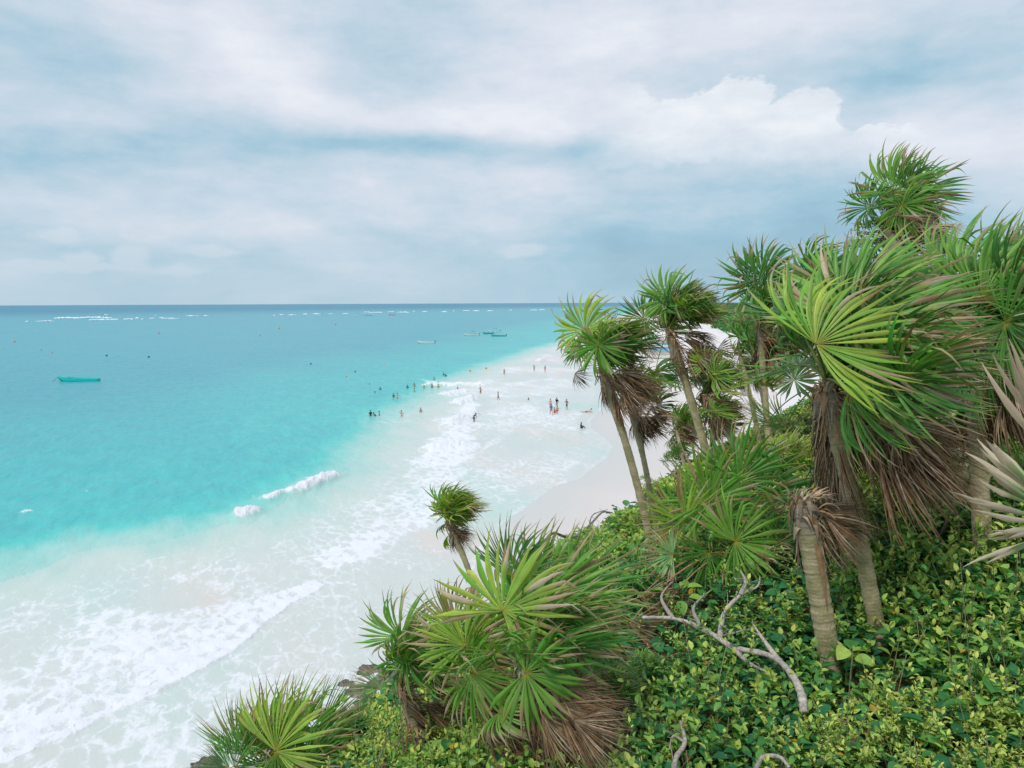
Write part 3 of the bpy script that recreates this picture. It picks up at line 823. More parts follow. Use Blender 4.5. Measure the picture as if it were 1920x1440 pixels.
# ------------------------------------------------------------------ palms
G1 = np.array([0.30, 0.48, 0.06]); G2 = np.array([0.075, 0.29, 0.042]); G3 = np.array([0.045, 0.21, 0.050]); G4 = np.array([0.15, 0.38, 0.05]); PALE = np.array([0.26, 0.44, 0.22])

def P(label, bpx, tpx, dt=0.0, **kw):
    b, d = ground_pt(*bpx, 0.17)
    b[2] = float(hill(b[0], b[1]))
    if 'bd' in kw:
        d = kw.pop('bd'); b = W(bpx[0], bpx[1], d)      # grows right on the edge of the slope
        b = b + nrm(b - W(tpx[0], tpx[1], d + dt)) * np.array([1.0, 1.0, 0]) * 0.15; b[2] = float(hill(b[0], b[1]))
    hs = kw.get('heroes')
    if hs:
        sh_ = d + dt - 0.15 - sum(h[2] for h in hs) / len(hs)
        kw['heroes'] = [(h[0], h[1], h[2] + sh_) + tuple(h[3:]) for h in hs]
    return palm(label, b, W(tpx[0], tpx[1], d + dt), **kw)

FARG = 'slender wind-bent palms along the ridge'
NEARG = 'big palms on the near slope'
# near slope
P('tall palm with the biggest green crown, its ringed trunk rising beside the headless stump', (1662, 1165), (1552, 720), -0.1, r0=0.056, r1=0.052, R=0.72, nlive=16, ndead=24, seed=3, lp=0.55, skirt=0.28, nseg=40, near=True, group=NEARG,
  low=5, wind=1.0, shag=0.25, bend=(-0.02, 0, 0.05), greens=[G2, G4, G3], deadlen=1.05,
  heroes=[(1530, 645, 4.0, 215, 30, (-22, 6), G1, dict(spread=3.9, wind=0.95, nseg=52, cup=0.1, brk=0.04, ragk=0.3, dry=0.2)),
          (1598, 610, 4.4, 235, 42, (-25, 20), G4, dict(spread=4.6)),
          (1655, 600, 4.7, 215, 36, (10, 30), G2, dict(spread=4.2)),
          (1640, 680, 4.3, 230, 10, (-10, 20), G2, dict(spread=4.4)),
          (1600, 560, 4.8, 190, 60, (-30, 10), G4, dict(spread=4.2)),
          (1680, 720, 4.6, 190, -5, (0, 35), G3, dict(spread=3.8)),
          (1590, 735, 4.2, 180, -18, (10, 10), G2, dict(spread=3.6)),
          (1720, 640, 4.9, 180, 22, (20, 30), G3, dict(spread=4.0))])
P('headless ringed palm stump with one bundle of dry leaves hanging off its top', (1572, 1225), (1508, 935), 0.0, r0=0.072, r1=0.072, R=0.48, nlive=0, ndead=6, seed=8, lp=0.25, skirt=0.25, nseg=34, near=True,
  name='palm_stump', cat='palm stump', shag=0.12, bend=(-0.03, 0, 0.03), group=NEARG, deadw=1.3)
P('palm with a dark shaggy trunk half hidden behind the tallest near trunk', (1608, 1070), (1535, 730), 0.3, r0=0.055, r1=0.055, R=0.58, nlive=0, ndead=20, seed=12, lp=0.5, skirt=0.55, nseg=34, near=True, shag=0.12, group=NEARG, deadlen=1.1,
  low=30, heroes=[(1489, 712, 4.6, 62, 80, (-20, 15), PALE, dict(spread=5.6, wind=0.15, dry=0.1, nseg=28)),
          (1475, 800, 4.7, 95, 160, (0, 60), G4, dict(spread=2.2, wind=0.3, dry=0.9)),
          (1440, 790, 4.7, 80, 150, (0, 60), G4, dict(spread=1.8, wind=0.2, dry=0.9))])
P('palm at the right edge, smooth grey trunk foot and dark skirt under broad green fans', (1852, 1052), (1822, 640), 0.2, r0=0.066, r1=0.062, R=0.72, nlive=13, ndead=22, seed=21, lp=0.5, skirt=0.45, nseg=40, near=True, shag=0.35, group=NEARG, low=-10,
  greens=[G2, G3], deadw=0.6,
  heroes=[(1784, 545, 5.4, 190, 75, (-20, 15), G2, dict(spread=4.6, wind=0.7, dry=0.08)),
          (1842, 560, 5.0, 210, 60, (5, 20), G4, dict(spread=3.8, wind=0.9, dry=0.08)),
          (1885, 605, 4.8, 150, -40, (0, 5), G2, dict(spread=5.4, wind=0.3, brk=0.35)),
          (1850, 685, 5.0, 150, -60, (5, 10), G2, dict(spread=3.6, wind=0.3, brk=0.5, dry=0.6)),
          (1900, 540, 5.4, 170, 50, (10, 30), G2, dict(spread=4.5))])
P('palm standing highest against the sky with a ragged crown blown to the right', (1830, 905), (1664, 432), 2.6, r0=0.065, r1=0.062, R=0.66, nlive=22, ndead=22, seed=31, lp=0.55, skirt=0.22, nseg=34, group='palms rising behind the near crowns', low=0,
  wind=1.15, bend=(0.05, 0, 0.35), shag=0.2,
  heroes=[(1632, 388, 7.6, 72, 125, (-30, 0), G2, dict(spread=4.4, wind=0.9)), (1675, 360, 7.5, 110, 60, (-5, 5), G4, dict(spread=4.6)), (1690, 385, 7.4, 80, -60, (0, 5), G4, dict(spread=5.0, wind=0.5)),
          (1680, 403, 7.3, 75, -15, (10, 60), G3, dict(spread=2.2, dead=1.0)), (1720, 360, 7.9, 110, 35, (10, 20), G2, dict(spread=4.0))])
P('small palm crown peeking over the right edge palm against the sky', (1990, 880), (1900, 560), 1.5, r0=0.075, r1=0.07, R=0.75, nlive=16, ndead=8, seed=33, lp=0.6, skirt=0.2, nseg=30, group='palms rising behind the near crowns', greens=[G4, G3], wind=0.9)
P('palm with a dense dark green crown between the tallest near palm and the sky', (1600, 905), (1510, 560), 3.0, r0=0.07, r1=0.06, R=0.70, nlive=18, ndead=18, seed=35, lp=0.6, skirt=0.3, nseg=30, group='palms rising behind the near crowns', greens=[G2, G3], wind=1.1)
P('palm with a straight pale trunk left of the biggest crown', (1446, 850), (1424, 610), 0.2, r0=0.058, r1=0.052, R=0.70, nlive=20, ndead=22, seed=37, lp=0.6, skirt=0.25, nseg=32, group='palms rising behind the near crowns', wind=1.0, shag=0.15,
  heroes=[(1420, 535, 8.8, 95, 150, (-20, 10), G2, dict(spread=4.6, wind=0.35)), (1432, 520, 8.8, 90, 80, (0, 10), G3, dict(spread=4.6, wind=0.5))])
# ridge palms
P('left-most tall ridge palm, its long curved trunk leaning out over the beach', (1232, 1020), (1126, 690), 0.0, r0=0.046, r1=0.046, R=0.54, nlive=22, ndead=22, seed=42, lp=0.40, low=22, skirt=0.16, nseg=32, group=FARG, wind=1.1, bend=(0.05, 0, 0.12), shag=0.3, deadlen=1.0,
  heroes=[(1098, 620, 8.9, 88, 98, (-12, 5), G1, dict(spread=5.2, wind=0.7)), (1122, 648, 8.7, 74, -70, (-5, 0), G4, dict(spread=5.6, wind=0.5)), (1086, 655, 9.0, 44, 235, (-30, 0), G4, dict(spread=5.0, wind=0.3)),
          (1078, 700, 9.2, 40, -30, (-5, 0), G4, dict(spread=2.6, wind=0.5, dead=1.0))])
P('palm tucked behind the left-most ridge palm, sharing its foot, with a hanging dry skirt', (1240, 1000), (1182, 760), 0.4, r0=0.036, r1=0.038, R=0.42, nlive=16, ndead=18, seed=43, lp=0.36, low=0, skirt=0.25, nseg=28, group=FARG, wind=1.15, bend=(0.04, 0, 0.05), shag=0.35)
P('ridge palm with a rust red fan and two round green fans, trunk leaning left', (1340, 872), (1252, 620), 0.0, r0=0.078, r1=0.072, R=0.70, nlive=22, ndead=14, seed=47, lp=0.7, low=0, skirt=0.3, nseg=32, group=FARG, wind=1.0, bend=(0.02, 0, 0.08), shag=0.2,
  heroes=[(1253, 562, 9.4, 78, 95, (-8, 5), G4, dict(spread=5.6, wind=0.5)), (1208, 598, 9.6, 60, 170, (-15, 0), G2, dict(spread=5.6, wind=0.25)),
          (1305, 592, 9.2, 52, 10, (0, 30), np.array([0.22, 0.07, 0.04]), dict(spread=2.4, wind=0.5, dry=0.4)),
          (1345, 655, 9.4, 48, -20, (0, 10), G2, dict(spread=2.6, dead=0.9)), (1215, 645, 9.6, 42, -75, (0, 10), G2, dict(spread=2.0, dead=1.0)), (1275, 650, 9.3, 52, -75, (0, 10), G2, dict(spread=2.0, dead=1.0))])
P('bushy low ridge palm whose yellowish trunk leans steeply left', (1405, 858), (1322, 740), 0.3, r0=0.085, r1=0.075, R=0.58, nlive=22, ndead=14, seed=53, lp=0.5, skirt=0.25, nseg=30, group=FARG, wind=1.0, bend=(0, 0, 0.12), shag=0.3,
  heroes=[(1326, 684, 11.5, 52, 60, (0, 5), G1, dict(spread=5.6, wind=0.5)), (1342, 704, 11.4, 55, 5, (0, 20), G4, dict(spread=4.6)), (1270, 705, 11.8, 45, 150, (-10, 20), G2, dict(spread=4.6, wind=0.3))])
P('small palm under the steeply leaning one, its thin trunk upright and crown half hidden', (1348, 868), (1332, 785), 1.8, r0=0.04, r1=0.04, R=0.42, nlive=15, ndead=10, seed=57, lp=0.45, skirt=0.3, nseg=26, group=FARG, wind=1.0)
P('smallest complete ridge palm, standing alone against the sand', (1292, 888), (1268, 806), 3.0, r0=0.036, r1=0.038, R=0.50, nlive=17, ndead=10, seed=59, lp=0.36, skirt=0.2, nseg=26, group=FARG, wind=0.9, bend=(0, 0, 0.06),
  greens=[G1, G4])
P('thin palm with a dark skirt between the rust red fan and the pale straight trunk', (1432, 832), (1388, 668), 2.4, r0=0.046, r1=0.046, R=0.56, nlive=14, ndead=18, seed=61, lp=0.5, skirt=0.2, nseg=26, group=FARG, wind=1.0, greens=[G1, G2], bend=(0, 0, 0.1))
P('thin leaning palm trunk right behind its dark skirted neighbour', (1452, 832), (1415, 672), 1.9, r0=0.046, r1=0.046, R=0.56, nlive=10, ndead=16, seed=63, lp=0.5, skirt=0.2, nseg=26, group=FARG, wind=1.0, greens=[G3, G2], bend=(0, 0, 0.1))
P('lone palm on the cliff edge against the foaming water, its thin trunk bent left', (905, 1125), (838, 978), 0.3, bd=9.1, r0=0.036, r1=0.038, R=0.42, nlive=24, ndead=7, seed=67, lp=0.24, skirt=0.15, nseg=30, wind=1.0, bend=(0.05, 0, 0.1), low=5,
  greens=[G4, G1, G1], cat='palm tree', deadlen=0.8)
# front left cluster
CL = 'leafy palms at the bottom of the slope'
P('biggest palm of the lower cluster, two broad fans over a heap of dry leaves', (1075, 1425), (985, 1240), 0.0, r0=0.05, r1=0.05, R=0.47, nlive=11, ndead=18, seed=71, lp=0.36, skirt=0.9, nseg=34, near=True, group=CL, shag=0.3, wind=0.9,
  low=10, greens=[G2, G4], deadw=0.9,
  heroes=[(942, 1146, 4.85, 160, 62, (-12, 8), G1, dict(spread=4.4, wind=0.22, nseg=36, cup=0.08, brk=0.05)), (985, 1262, 4.7, 128, -12, (8, 6), G4, dict(spread=4.6, wind=0.15, cup=0.05, nseg=32)),
          (1015, 1200, 5.2, 170, 20, (0, 20), G2, dict(spread=3.8, wind=0.4, nseg=38)), (1025, 1120, 5.4, 165, 48, (-5, 15), G4, dict(spread=3.6, wind=0.4)),
          (1085, 1110, 5.6, 150, 22, (10, 25), G2, dict(spread=3.6, wind=0.4)), (1085, 1180, 5.5, 130, -5, (10, 25), G3, dict(spread=3.4, wind=0.3)), (1045, 1320, 4.75, 150, -42, (0, 30), G2, dict(spread=1.5, dead=1.0, wind=0.2)), (1075, 1350, 4.7, 130, -35, (0, 30), G2, dict(spread=1.6, dead=1.0, wind=0.2)),
          (1015, 1340, 4.7, 140, -55, (0, 30), G2, dict(spread=1.5, dead=1.0, wind=0.2)), (1055, 1290, 4.9, 130, -25, (0, 30), G2, dict(spread=1.4, dead=1.0, wind=0.3)), (960, 1080, 5.3, 120, 80, (-5, 15), G3, dict(spread=2.6, wind=0.3))])
P('middle palm of the lower cluster with an orange leaf stalk and curling dry tips', (948, 1420), (905, 1280), 0.0, r0=0.045, r1=0.045, R=0.42, nlive=8, ndead=12, seed=73, lp=0.34, skirt=0.8, nseg=32, near=True, group=CL, shag=0.3, wind=0.7, greens=[G1, G4], dry=0.5,
  heroes=[(872, 1210, 5.0, 130, 98, (-15, 10), G1, dict(spread=4.6, wind=0.3, dry=0.6)), (885, 1262, 4.9, 115, -35, (0, 20), G4, dict(spread=4.2, wind=0.3, dry=0.5)),
          (855, 1180, 5.1, 110, 110, (-20, 10), G1, dict(spread=3.4, wind=0.3, dry=0.9))])
P('left palm of the lower cluster, on a short leaning brown trunk', (800, 1402), (757, 1292), 0.0, r0=0.042, r1=0.042, R=0.42, nlive=14, ndead=6, seed=79, lp=0.32, skirt=0.6, nseg=32, near=True, group=CL, shag=0.2, wind=0.95, greens=[G2, G4, G1], low=22,
  heroes=[(752, 1195, 5.5, 105, 75, (-12, 10), G4, dict(spread=4.4, wind=0.6)), (762, 1225, 5.4, 95, -20, (0, 10), G2, dict(spread=5.0, wind=0.4)), (715, 1290, 5.5, 75, 178, (0, 50), G3, dict(spread=1.8, wind=-0.1, dry=0.7, brk=0.6))])
b_, d_ = ground_pt(505, 1470)
palm('stemless palm in the bottom left corner of the greenery, stiff upright fans', b_, b_ + UP * 0.12, R=0.50, nlive=9, ndead=4, seed=83, lp=0.35, trunk=False, nseg=30, near=True, group=CL, wind=0.5, greens=[G2, G1, G4], low=35, cat='palm tree', name='dwarf_palm',
     heroes=[(517, 1408, d_ - 0.5, 150, 55, (-5, 40), G1, dict(spread=3.4, wind=0.3, cup=0.2)), (517, 1412, d_ - 0.52, 90, -70, (0, 0), G4, dict(spread=2.6, wind=0.1)), (450, 1415, d_ - 0.3, 115, 98, (-15, 20), G2, dict(spread=2.0, wind=0.1, dry=0.6)), (480, 1420, d_ - 0.35, 110, 104, (-15, 20), G4, dict(spread=2.2, wind=0.15, dry=0.5)),
             (555, 1400, d_ - 0.2, 150, 50, (0, 30), G4, dict(spread=2.2, wind=0.25)), (590, 1400, d_, 150, 42, (0, 30), G3, dict(spread=1.6, wind=0.25)), (570, 1435, d_ - 0.4, 120, 5, (0, 40), G2, dict(spread=2.6, wind=0.3)),
             (430, 1440, d_ - 0.3, 75, 140, (-10, 30), G3, dict(spread=1.4, wind=0.0)), (440, 1440, d_ - 0.4, 90, 70, (-10, 30), G2, dict(spread=2.4, wind=0.1))])
# stemless bushes in the middle of the slope
b_, d_ = ground_pt(1390, 1075)
palm('big stemless palm bush with glossy bending fans in the middle of the slope', b_, b_ + UP * 0.15, R=0.58, nlive=11, ndead=16, seed=89, lp=0.5, trunk=False, nseg=32, near=True, wind=0.45, greens=[G2, G3, G4], low=0, name='dwarf_palm', cat='palm tree', group='stemless palm bushes on the slope',
     heroes=[(1378, 1015, d_ - 0.7, 120, 20, (0, 15), G4, dict(spread=5.2, wind=0.25, brk=0.4)), (1330, 940, d_ - 0.2, 120, 125, (-15, 10), G4, dict(spread=4.2, wind=0.2, brk=0.1)), (1285, 980, d_ - 0.2, 105, 140, (-15, 15), G1, dict(spread=3.6, wind=0.1, dry=0.6)),
             (1385, 900, d_ + 0.1, 130, 85, (0, 15), G2, dict(spread=4.0, wind=0.3, brk=0.4)), (1450, 1020, d_ - 0.3, 100, -20, (5, 20), G2, dict(spread=4.2, wind=0.3, brk=0.4)), (1430, 930, d_ + 0.3, 120, 35, (5, 15), G3, dict(spread=4.2, wind=0.5)),
             (1262, 1040, d_ - 0.6, 70, 175, (-10, 10), PALE * 1.3, dict(spread=3.4, wind=0.0, dry=1.0)), (1330, 1035, d_ - 0.5, 90, -110, (0, 10), G2, dict(spread=3.6, wind=0.2, brk=0.4)),
             (1240, 1150, d_ - 1.0, 120, -30, (0, 30), G2, dict(spread=1.8, dead=1.0, wind=0.4)), (1180, 1170, d_ - 1.1, 130, -20, (0, 30), G2, dict(spread=1.6, dead=1.0, wind=0.4)), (1200, 1120, d_ - 0.8, 110, -15, (0, 30), G2, dict(spread=1.6, dead=1.0, wind=0.4)),
             (1440, 1060, d_ - 0.1, 130, -50, (0, 30), G2, dict(spread=2.2, dead=1.0, wind=0.3)), (1480, 1030, d_, 130, -70, (0, 30), G2, dict(spread=2.2, dead=1.0, wind=0.3)), (1520, 1010, d_ + 0.1, 120, -60, (0, 30), G2, dict(spread=2.2, dead=1.0, wind=0.3))])
b_, d_ = ground_pt(1470, 900)
palm('bright yellow green stemless palm bush behind the glossy one', b_, W(1468, 885, d_), R=0.56, nlive=14, ndead=8, seed=97, lp=0.36, trunk=False, nseg=30, near=False, wind=0.35, greens=[G1 * 1.15, G1, G4], low=-5, name='dwarf_palm', cat='palm tree', group='stemless palm bushes on the slope', dry=0.35)
for (bx, by, sc, lb, sd) in [(1212, 912, 0.42, 'tiny palm seedling on the ridge just right of the twin trunks', 101), (1268, 890, 0.42, 'tiny palm seedling on the ridge beside the smallest ridge palm', 103),
                             (1128, 1372, 0.30, 'dark little palm seedling to the right of the dry leaf heap', 107), (1308, 1010, 0.5, 'low palm seedling with pale fans left of the glossy palm bush', 109)]:
    b_, d_ = ground_pt(bx, by)
    palm(lb, b_, b_ + UP * 0.18, R=sc * 0.8, nlive=9, ndead=2, seed=sd, lp=sc * 0.8, trunk=False, nseg=24, wind=0.3, greens=[G2, G3], low=10, name='palm_seedling', cat='palm seedling', group='palm seedlings scattered on the slope')
# a palm just outside the right edge of the picture reaches in with weathered leaves
b_, d_ = ground_pt(2050, 1430)
palm('weathered palm reaching in from the right edge with split, silvery dry fans', b_, b_ + UP * 0.35, R=0.5, nlive=0, ndead=0, seed=113, lp=0.4, trunk=False, nseg=22, near=True, wind=0.0, name='dwarf_palm', cat='palm tree', group=None,
     heroes=[(2008, 985, 2.1, 225, 160, (-5, 15), PALE, dict(spread=1.5, wind=0.0, grav=0.0, dry=1.0, cup=0.1, brk=0.35, join=0.60, nseg=20, tipc=(0.58, 0.48, 0.37), drylen=(0.15, 0.5), ragk=1.5, fold=1.1)),
             (2012, 905, 2.2, 290, 99, (-50, 10), PALE, dict(spread=0.75, wind=0.05, grav=-0.02, dry=1.0, cup=0.1, brk=0.0, join=0.5, nseg=9, tipc=(0.55, 0.42, 0.32), drylen=(0.4, 0.6), ragk=1.4))])

# ------------------------------------------------------------------ leafy ground cover and shrubs
def leaf_template(width=0.42, rows=4):
    y = np.linspace(0, 1, rows)
    w = width * np.sin(np.clip(y ** 0.8, 0, 1) * math.pi * 0.97 + 0.03) ** 0.8 * 0.5
    w[-1] = 0.004; w[0] = 0.01
    z = -0.18 * y ** 2
    T = np.stack([np.stack([-w, y, z + w * 0.45], 1), np.stack([0 * w, y, z], 1), np.stack([w, y, z + w * 0.45], 1)], 1)
    i = np.arange(rows - 1)[:, None] * 3; j = np.arange(2)[None]
    Fq = np.stack([i + j, i + j + 1, i + 3 + j + 1, i + 3 + j], -1).reshape(-1, 4)
    return T.reshape(-1, 3), Fq

def place_leaves(mb, pos, yaw, pitch, roll, size, col, width=0.42, rows=4):
    """pos (n,3); leaf points along yaw, raised by pitch"""
    T, Fq = leaf_template(width, rows)
    n = len(pos)
    cy, sy, cp, sp = np.cos(yaw), np.sin(yaw), np.cos(pitch), np.sin(pitch)
    Yv = np.stack([cy * cp, sy * cp, sp], 1)
    Xv = np.stack([-sy, cy, 0 * cy], 1)
    Zv = np.cross(Yv, Xv) * -1
    Zv *= np.sign(Zv[:, 2:3] + 1e-6)
    cr, sr = np.cos(roll)[:, None], np.sin(roll)[:, None]
    X2 = Xv * cr + Zv * sr; Z2 = Zv * cr - Xv * sr
    V = pos[:, None, :] + size[:, None, None] * (T[None, :, 0:1] * X2[:, None] + T[None, :, 1:2] * Yv[:, None] + T[None, :, 2:3] * Z2[:, None])
    F2 = Fq[None] + (np.arange(n) * len(T))[:, None, None]
    C = np.repeat(col[:, None, :], len(T), 1)
    mb.add(V.reshape(-1, 3), F2.reshape(-1, 4), C.reshape(-1, 3))

LEAFC = np.array([[0.032, 0.165, 0.062], [0.050, 0.220, 0.065], [0.110, 0.320, 0.065], [0.230, 0.440, 0.085], [0.400, 0.550, 0.110], [0.580, 0.640, 0.150]])

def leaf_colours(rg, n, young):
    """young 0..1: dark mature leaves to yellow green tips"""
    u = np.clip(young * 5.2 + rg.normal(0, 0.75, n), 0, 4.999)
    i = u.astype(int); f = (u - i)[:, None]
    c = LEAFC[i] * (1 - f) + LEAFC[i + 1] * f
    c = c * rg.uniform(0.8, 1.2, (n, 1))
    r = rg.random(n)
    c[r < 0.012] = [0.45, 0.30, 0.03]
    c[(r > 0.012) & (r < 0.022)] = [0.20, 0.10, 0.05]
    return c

def sprigs(mbl, mbs, rg, base, height, nleaf, size, tone=1.0, lean=0.35, rows=4, width=0.46, shift=0.0):
    """upright leafy shoots: base (n,3), height (n,), leaves spiral up the stem and bunch at the tip"""
    n = len(base)
    ld = rg.normal(0, lean, (n, 2)) + np.array([0.08, 0])
    for k in range(nleaf):
        f = (k + 1) / nleaf
        hgt = height * (0.35 + 0.65 * f ** 0.7)
        pos = base + np.stack([ld[:, 0] * hgt, ld[:, 1] * hgt, hgt], 1)
        yaw = k * 2.4 + rg.uniform(0, 6.28, n) * 0.25 + base[:, 0] * 37
        pit = R_(10 + 50 * f ** 2) + rg.normal(0, 0.38, n)
        sz = size * rg.uniform(0.7, 1.25, n) * (1.15 - 0.45 * f)
        yg = np.clip(0.25 + 0.62 * f ** 1.2 + 0.22 * snoise(base[:, 0], base[:, 1], 6, 3, 1.4) + shift, 0, 1)
        place_leaves(mbl, pos, yaw, pit, rg.normal(0, 0.35, n), sz, leaf_colours(rg, n, yg) * tone, width, rows)
    # stems
    if mbs is not None:
        w = 0.0026 * size / 0.055
        top = base + np.stack([ld[:, 0] * height, ld[:, 1] * height, height], 1)
        for ang in (0.3, 1.87):
            o_ = np.array([math.cos(ang), math.sin(ang), 0]) * 1.0
            Wv = (o_[None] * np.broadcast_to(np.asarray(w), (n,))[:, None])
            V = np.stack([base - Wv, base + Wv, top + Wv * 0.6, top - Wv * 0.6], 1)
            mbs.add(V.reshape(-1, 3), np.arange(n * 4).reshape(n, 4), np.repeat(np.array([[0.13, 0.15, 0.05]]) * rg.uniform(0.6, 1.6, (n, 1)), 4, 0))

rg = np.random.default_rng(202)
# sample so that the cover is even as seen from the near slope
N = 33000
dd = np.exp(rg.uniform(math.log(2.0), math.log(24), N))
aa = rg.uniform(R_(-34), R_(44), N)
x = dd * np.sin(aa); y = dd * np.cos(aa)
s, _ = sdist(x, y, EDGE)
m = (s > -0.5) & (y > 1.2)
x, y, dd, s = x[m], y[m], dd[m], s[m]
# keep hollows open: the dark thicket below the glossy bush and bare twiggy patches
hol = snoise(x, y, 17, 3, 1.7)
def near_pt(px, py, r, sx=1.0):
    q, _ = ground_pt(px, py)
    return np.hypot((x - q[0]) / sx, y - q[1]) < r
dark = near_pt(1440, 1080, 0.75, 1.3) | near_pt(1445, 1130, 0.42, 1.3) | near_pt(1240, 1215, 0.42, 1.5) | near_pt(1250, 1180, 0.5, 1.2) | near_pt(1090, 1400, 0.5, 1.3) | near_pt(1190, 1230, 0.35)
thin = near_pt(1300, 1370, 0.75, 1.6) | near_pt(1130, 1290, 0.6, 1.4)
keep = ((hol > -0.62) & ~dark & ~(thin & (rg.random(len(x)) < 0.6))) | (rg.random(len(x)) < 0.12)
x, y, dd, sE = x[keep], y[keep], dd[keep], s[keep]
base = np.stack([x, y, hill(x, y)], 1)
sz = 0.057 * np.clip(dd / 4.5, 0.85, 3.2) ** 0.45
hg = (0.13 + 0.20 * rg.random(len(x)) ** 2 + 0.09 * snoise(x, y, 19, 3, 1.1)) * np.clip(dd / 4, 0.8, 1.6)
hg = np.where(dd > 7.5, np.clip(hg * 0.5, 0.05, 0.2), hg)
hg = hg * sstep(sE, -0.5, 2.2) ** 0.5
tall = rg.random(len(x)) < 0.07
hg = np.where(tall & (dd < 7.5), hg * 1.8, hg)
hg = np.clip(hg, 0.06, 0.62)
spc = snoise(x, y, 91, 3, 1.9) + rg.normal(0, 0.35, len(x))       # two kinds of plant in drifts
sz = sz * np.where(spc > 0.25, 1.18, np.where(spc < -0.3, 0.72, 0.95)) * rg.uniform(0.75, 1.2, len(x))
tn = np.where(spc > 0.25, -0.10, np.where(spc < -0.3, 0.16, 0.04))
mbl, mbs = MB(), MB()
big = dd < 7
for lo_, w_, nl_ in ((spc > 0.25, 0.62, 7), (spc <= 0.25, 0.46, 11)):
    a_ = big & lo_; b_ = ~big & lo_
    sprigs(mbl, mbs, rg, base[a_], hg[a_], nl_, sz[a_], width=w_, shift=tn[a_])
    sprigs(mbl, mbs, rg, base[b_], hg[b_], 8, sz[b_], rows=3, width=w_, shift=tn[b_])
# bare cut stems poking out of the leaves
k_ = big & (rg.random(len(x)) < 0.10)
nb_ = int(k_.sum()); w = 0.0035
ln_ = rg.normal(0, 0.22, (nb_, 2)); hb = hg[k_] * rg.uniform(1.15, 1.7, nb_)
tp_ = base[k_] + np.stack([ln_[:, 0] * hb, ln_[:, 1] * hb, hb], 1)
for ang in (0.3, 1.87):
    Wv = np.array([math.cos(ang), math.sin(ang), 0])[None] * w
    V = np.stack([base[k_] - Wv, base[k_] + Wv, tp_ + Wv * 0.8, tp_ - Wv * 0.8], 1)
    mbs.add(V.reshape(-1, 3), np.arange(nb_ * 4).reshape(nb_, 4), np.repeat(np.where(rg.random((nb_, 1)) < 0.5, [[0.34, 0.30, 0.22]], [[0.22, 0.26, 0.10]]) * rg.uniform(0.6, 1.3, (nb_, 1)), 4, 0))
# creeping broader dark leaves low down
N = 16000
dd = np.exp(rg.uniform(math.log(2.0), math.log(14), N)); aa = rg.uniform(R_(-34), R_(44), N)
x = dd * np.sin(aa); y = dd * np.cos(aa); s, _ = sdist(x, y, EDGE)
m = (s > -0.5) & (y > 1.2); x, y, dd = x[m], y[m], dd[m]
pos = np.stack([x, y, hill(x, y) + rg.uniform(0.03, 0.20, len(x))], 1)
place_leaves(mbl, pos, rg.uniform(0, 6.28, len(x)), rg.normal(0.1, 0.4, len(x)), rg.normal(0, 0.3, len(x)), rg.uniform(0.06, 0.12, len(x)) * np.clip(dd / 5, 0.8, 1.6), leaf_colours(rg, len(x), np.full(len(x), 0.12)), 0.72, 5)
o = obj('ground_cover', mbl.mesh('ground_cover', m_leaf)); tag(o, 'dense low ground cover of small yellow green leaves over the slope', 'ground cover', kind='stuff')
o = obj('ground_cover_stems', mbs.mesh('ground_cover_stems', m_twig)); tag(o, 'thin green stems standing among the low ground cover', 'ground cover', kind='stuff')

# separate shrubs
def twigs(mb, rg, base, tips, col=(0.20, 0.17, 0.14), r=0.006):
    for tp in tips:
        midp = (base + tp) / 2 + rg.normal(0, 0.05, 3) + UP * 0.04
        mb.tube(bez(base, midp, tp, 6), np.linspace(r, r * 0.4, 6), 5, np.array(col) * rg.uniform(0.6, 1.4))

def shrub(label, px, py, rad, hgt, n, size, seed, tone=1.0, young=0.45, group='leafy shrubs on the slope', dz=0.0, width=0.46):
    rg = np.random.default_rng(seed)
    b, d = ground_pt(px, py)
    root = empty('shrub', b); tag(root, label, 'shrub', group)
    nb_ = int(10 + rad * 14)
    tips = []
    for k in range(nb_):
        a = rg.uniform(0, 6.28); r = rad * rg.random() ** 0.5
        gxx, gyy = b[0] + r * math.cos(a), b[1] + r * math.sin(a)
        top_ = hgt * (1 - 0.5 * (r / rad) ** 2) * rg.uniform(0.65, 1.15)
        tips.append(np.array([gxx, gyy, max(float(hill(gxx, gyy)), b[2] - 0.5) + top_]))
    mb = MB(); twigs(mb, rg, b - UP * 0.05, tips)
    obj('stems', mb.mesh('stems', m_twig, origin=b), root)
    tips = np.array(tips)
    per = n // nb_
    mb = MB()
    for tp in tips:
        dirs = nrm(rg.normal(0, 1, (per, 3)) + UP * 0.3)
        q = tp + dirs * rg.uniform(0.1, 1, (per, 1)) ** 0.6 * np.array([rad, rad, hgt * 0.7]) * 0.34 - UP * hgt * 0.12
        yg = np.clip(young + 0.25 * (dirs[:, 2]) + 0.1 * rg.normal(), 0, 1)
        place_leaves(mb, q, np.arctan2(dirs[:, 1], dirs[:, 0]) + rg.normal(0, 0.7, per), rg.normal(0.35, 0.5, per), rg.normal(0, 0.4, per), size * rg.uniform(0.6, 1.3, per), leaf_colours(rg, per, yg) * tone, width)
    obj('foliage', mb.mesh('foliage', m_leaf, origin=b), root)

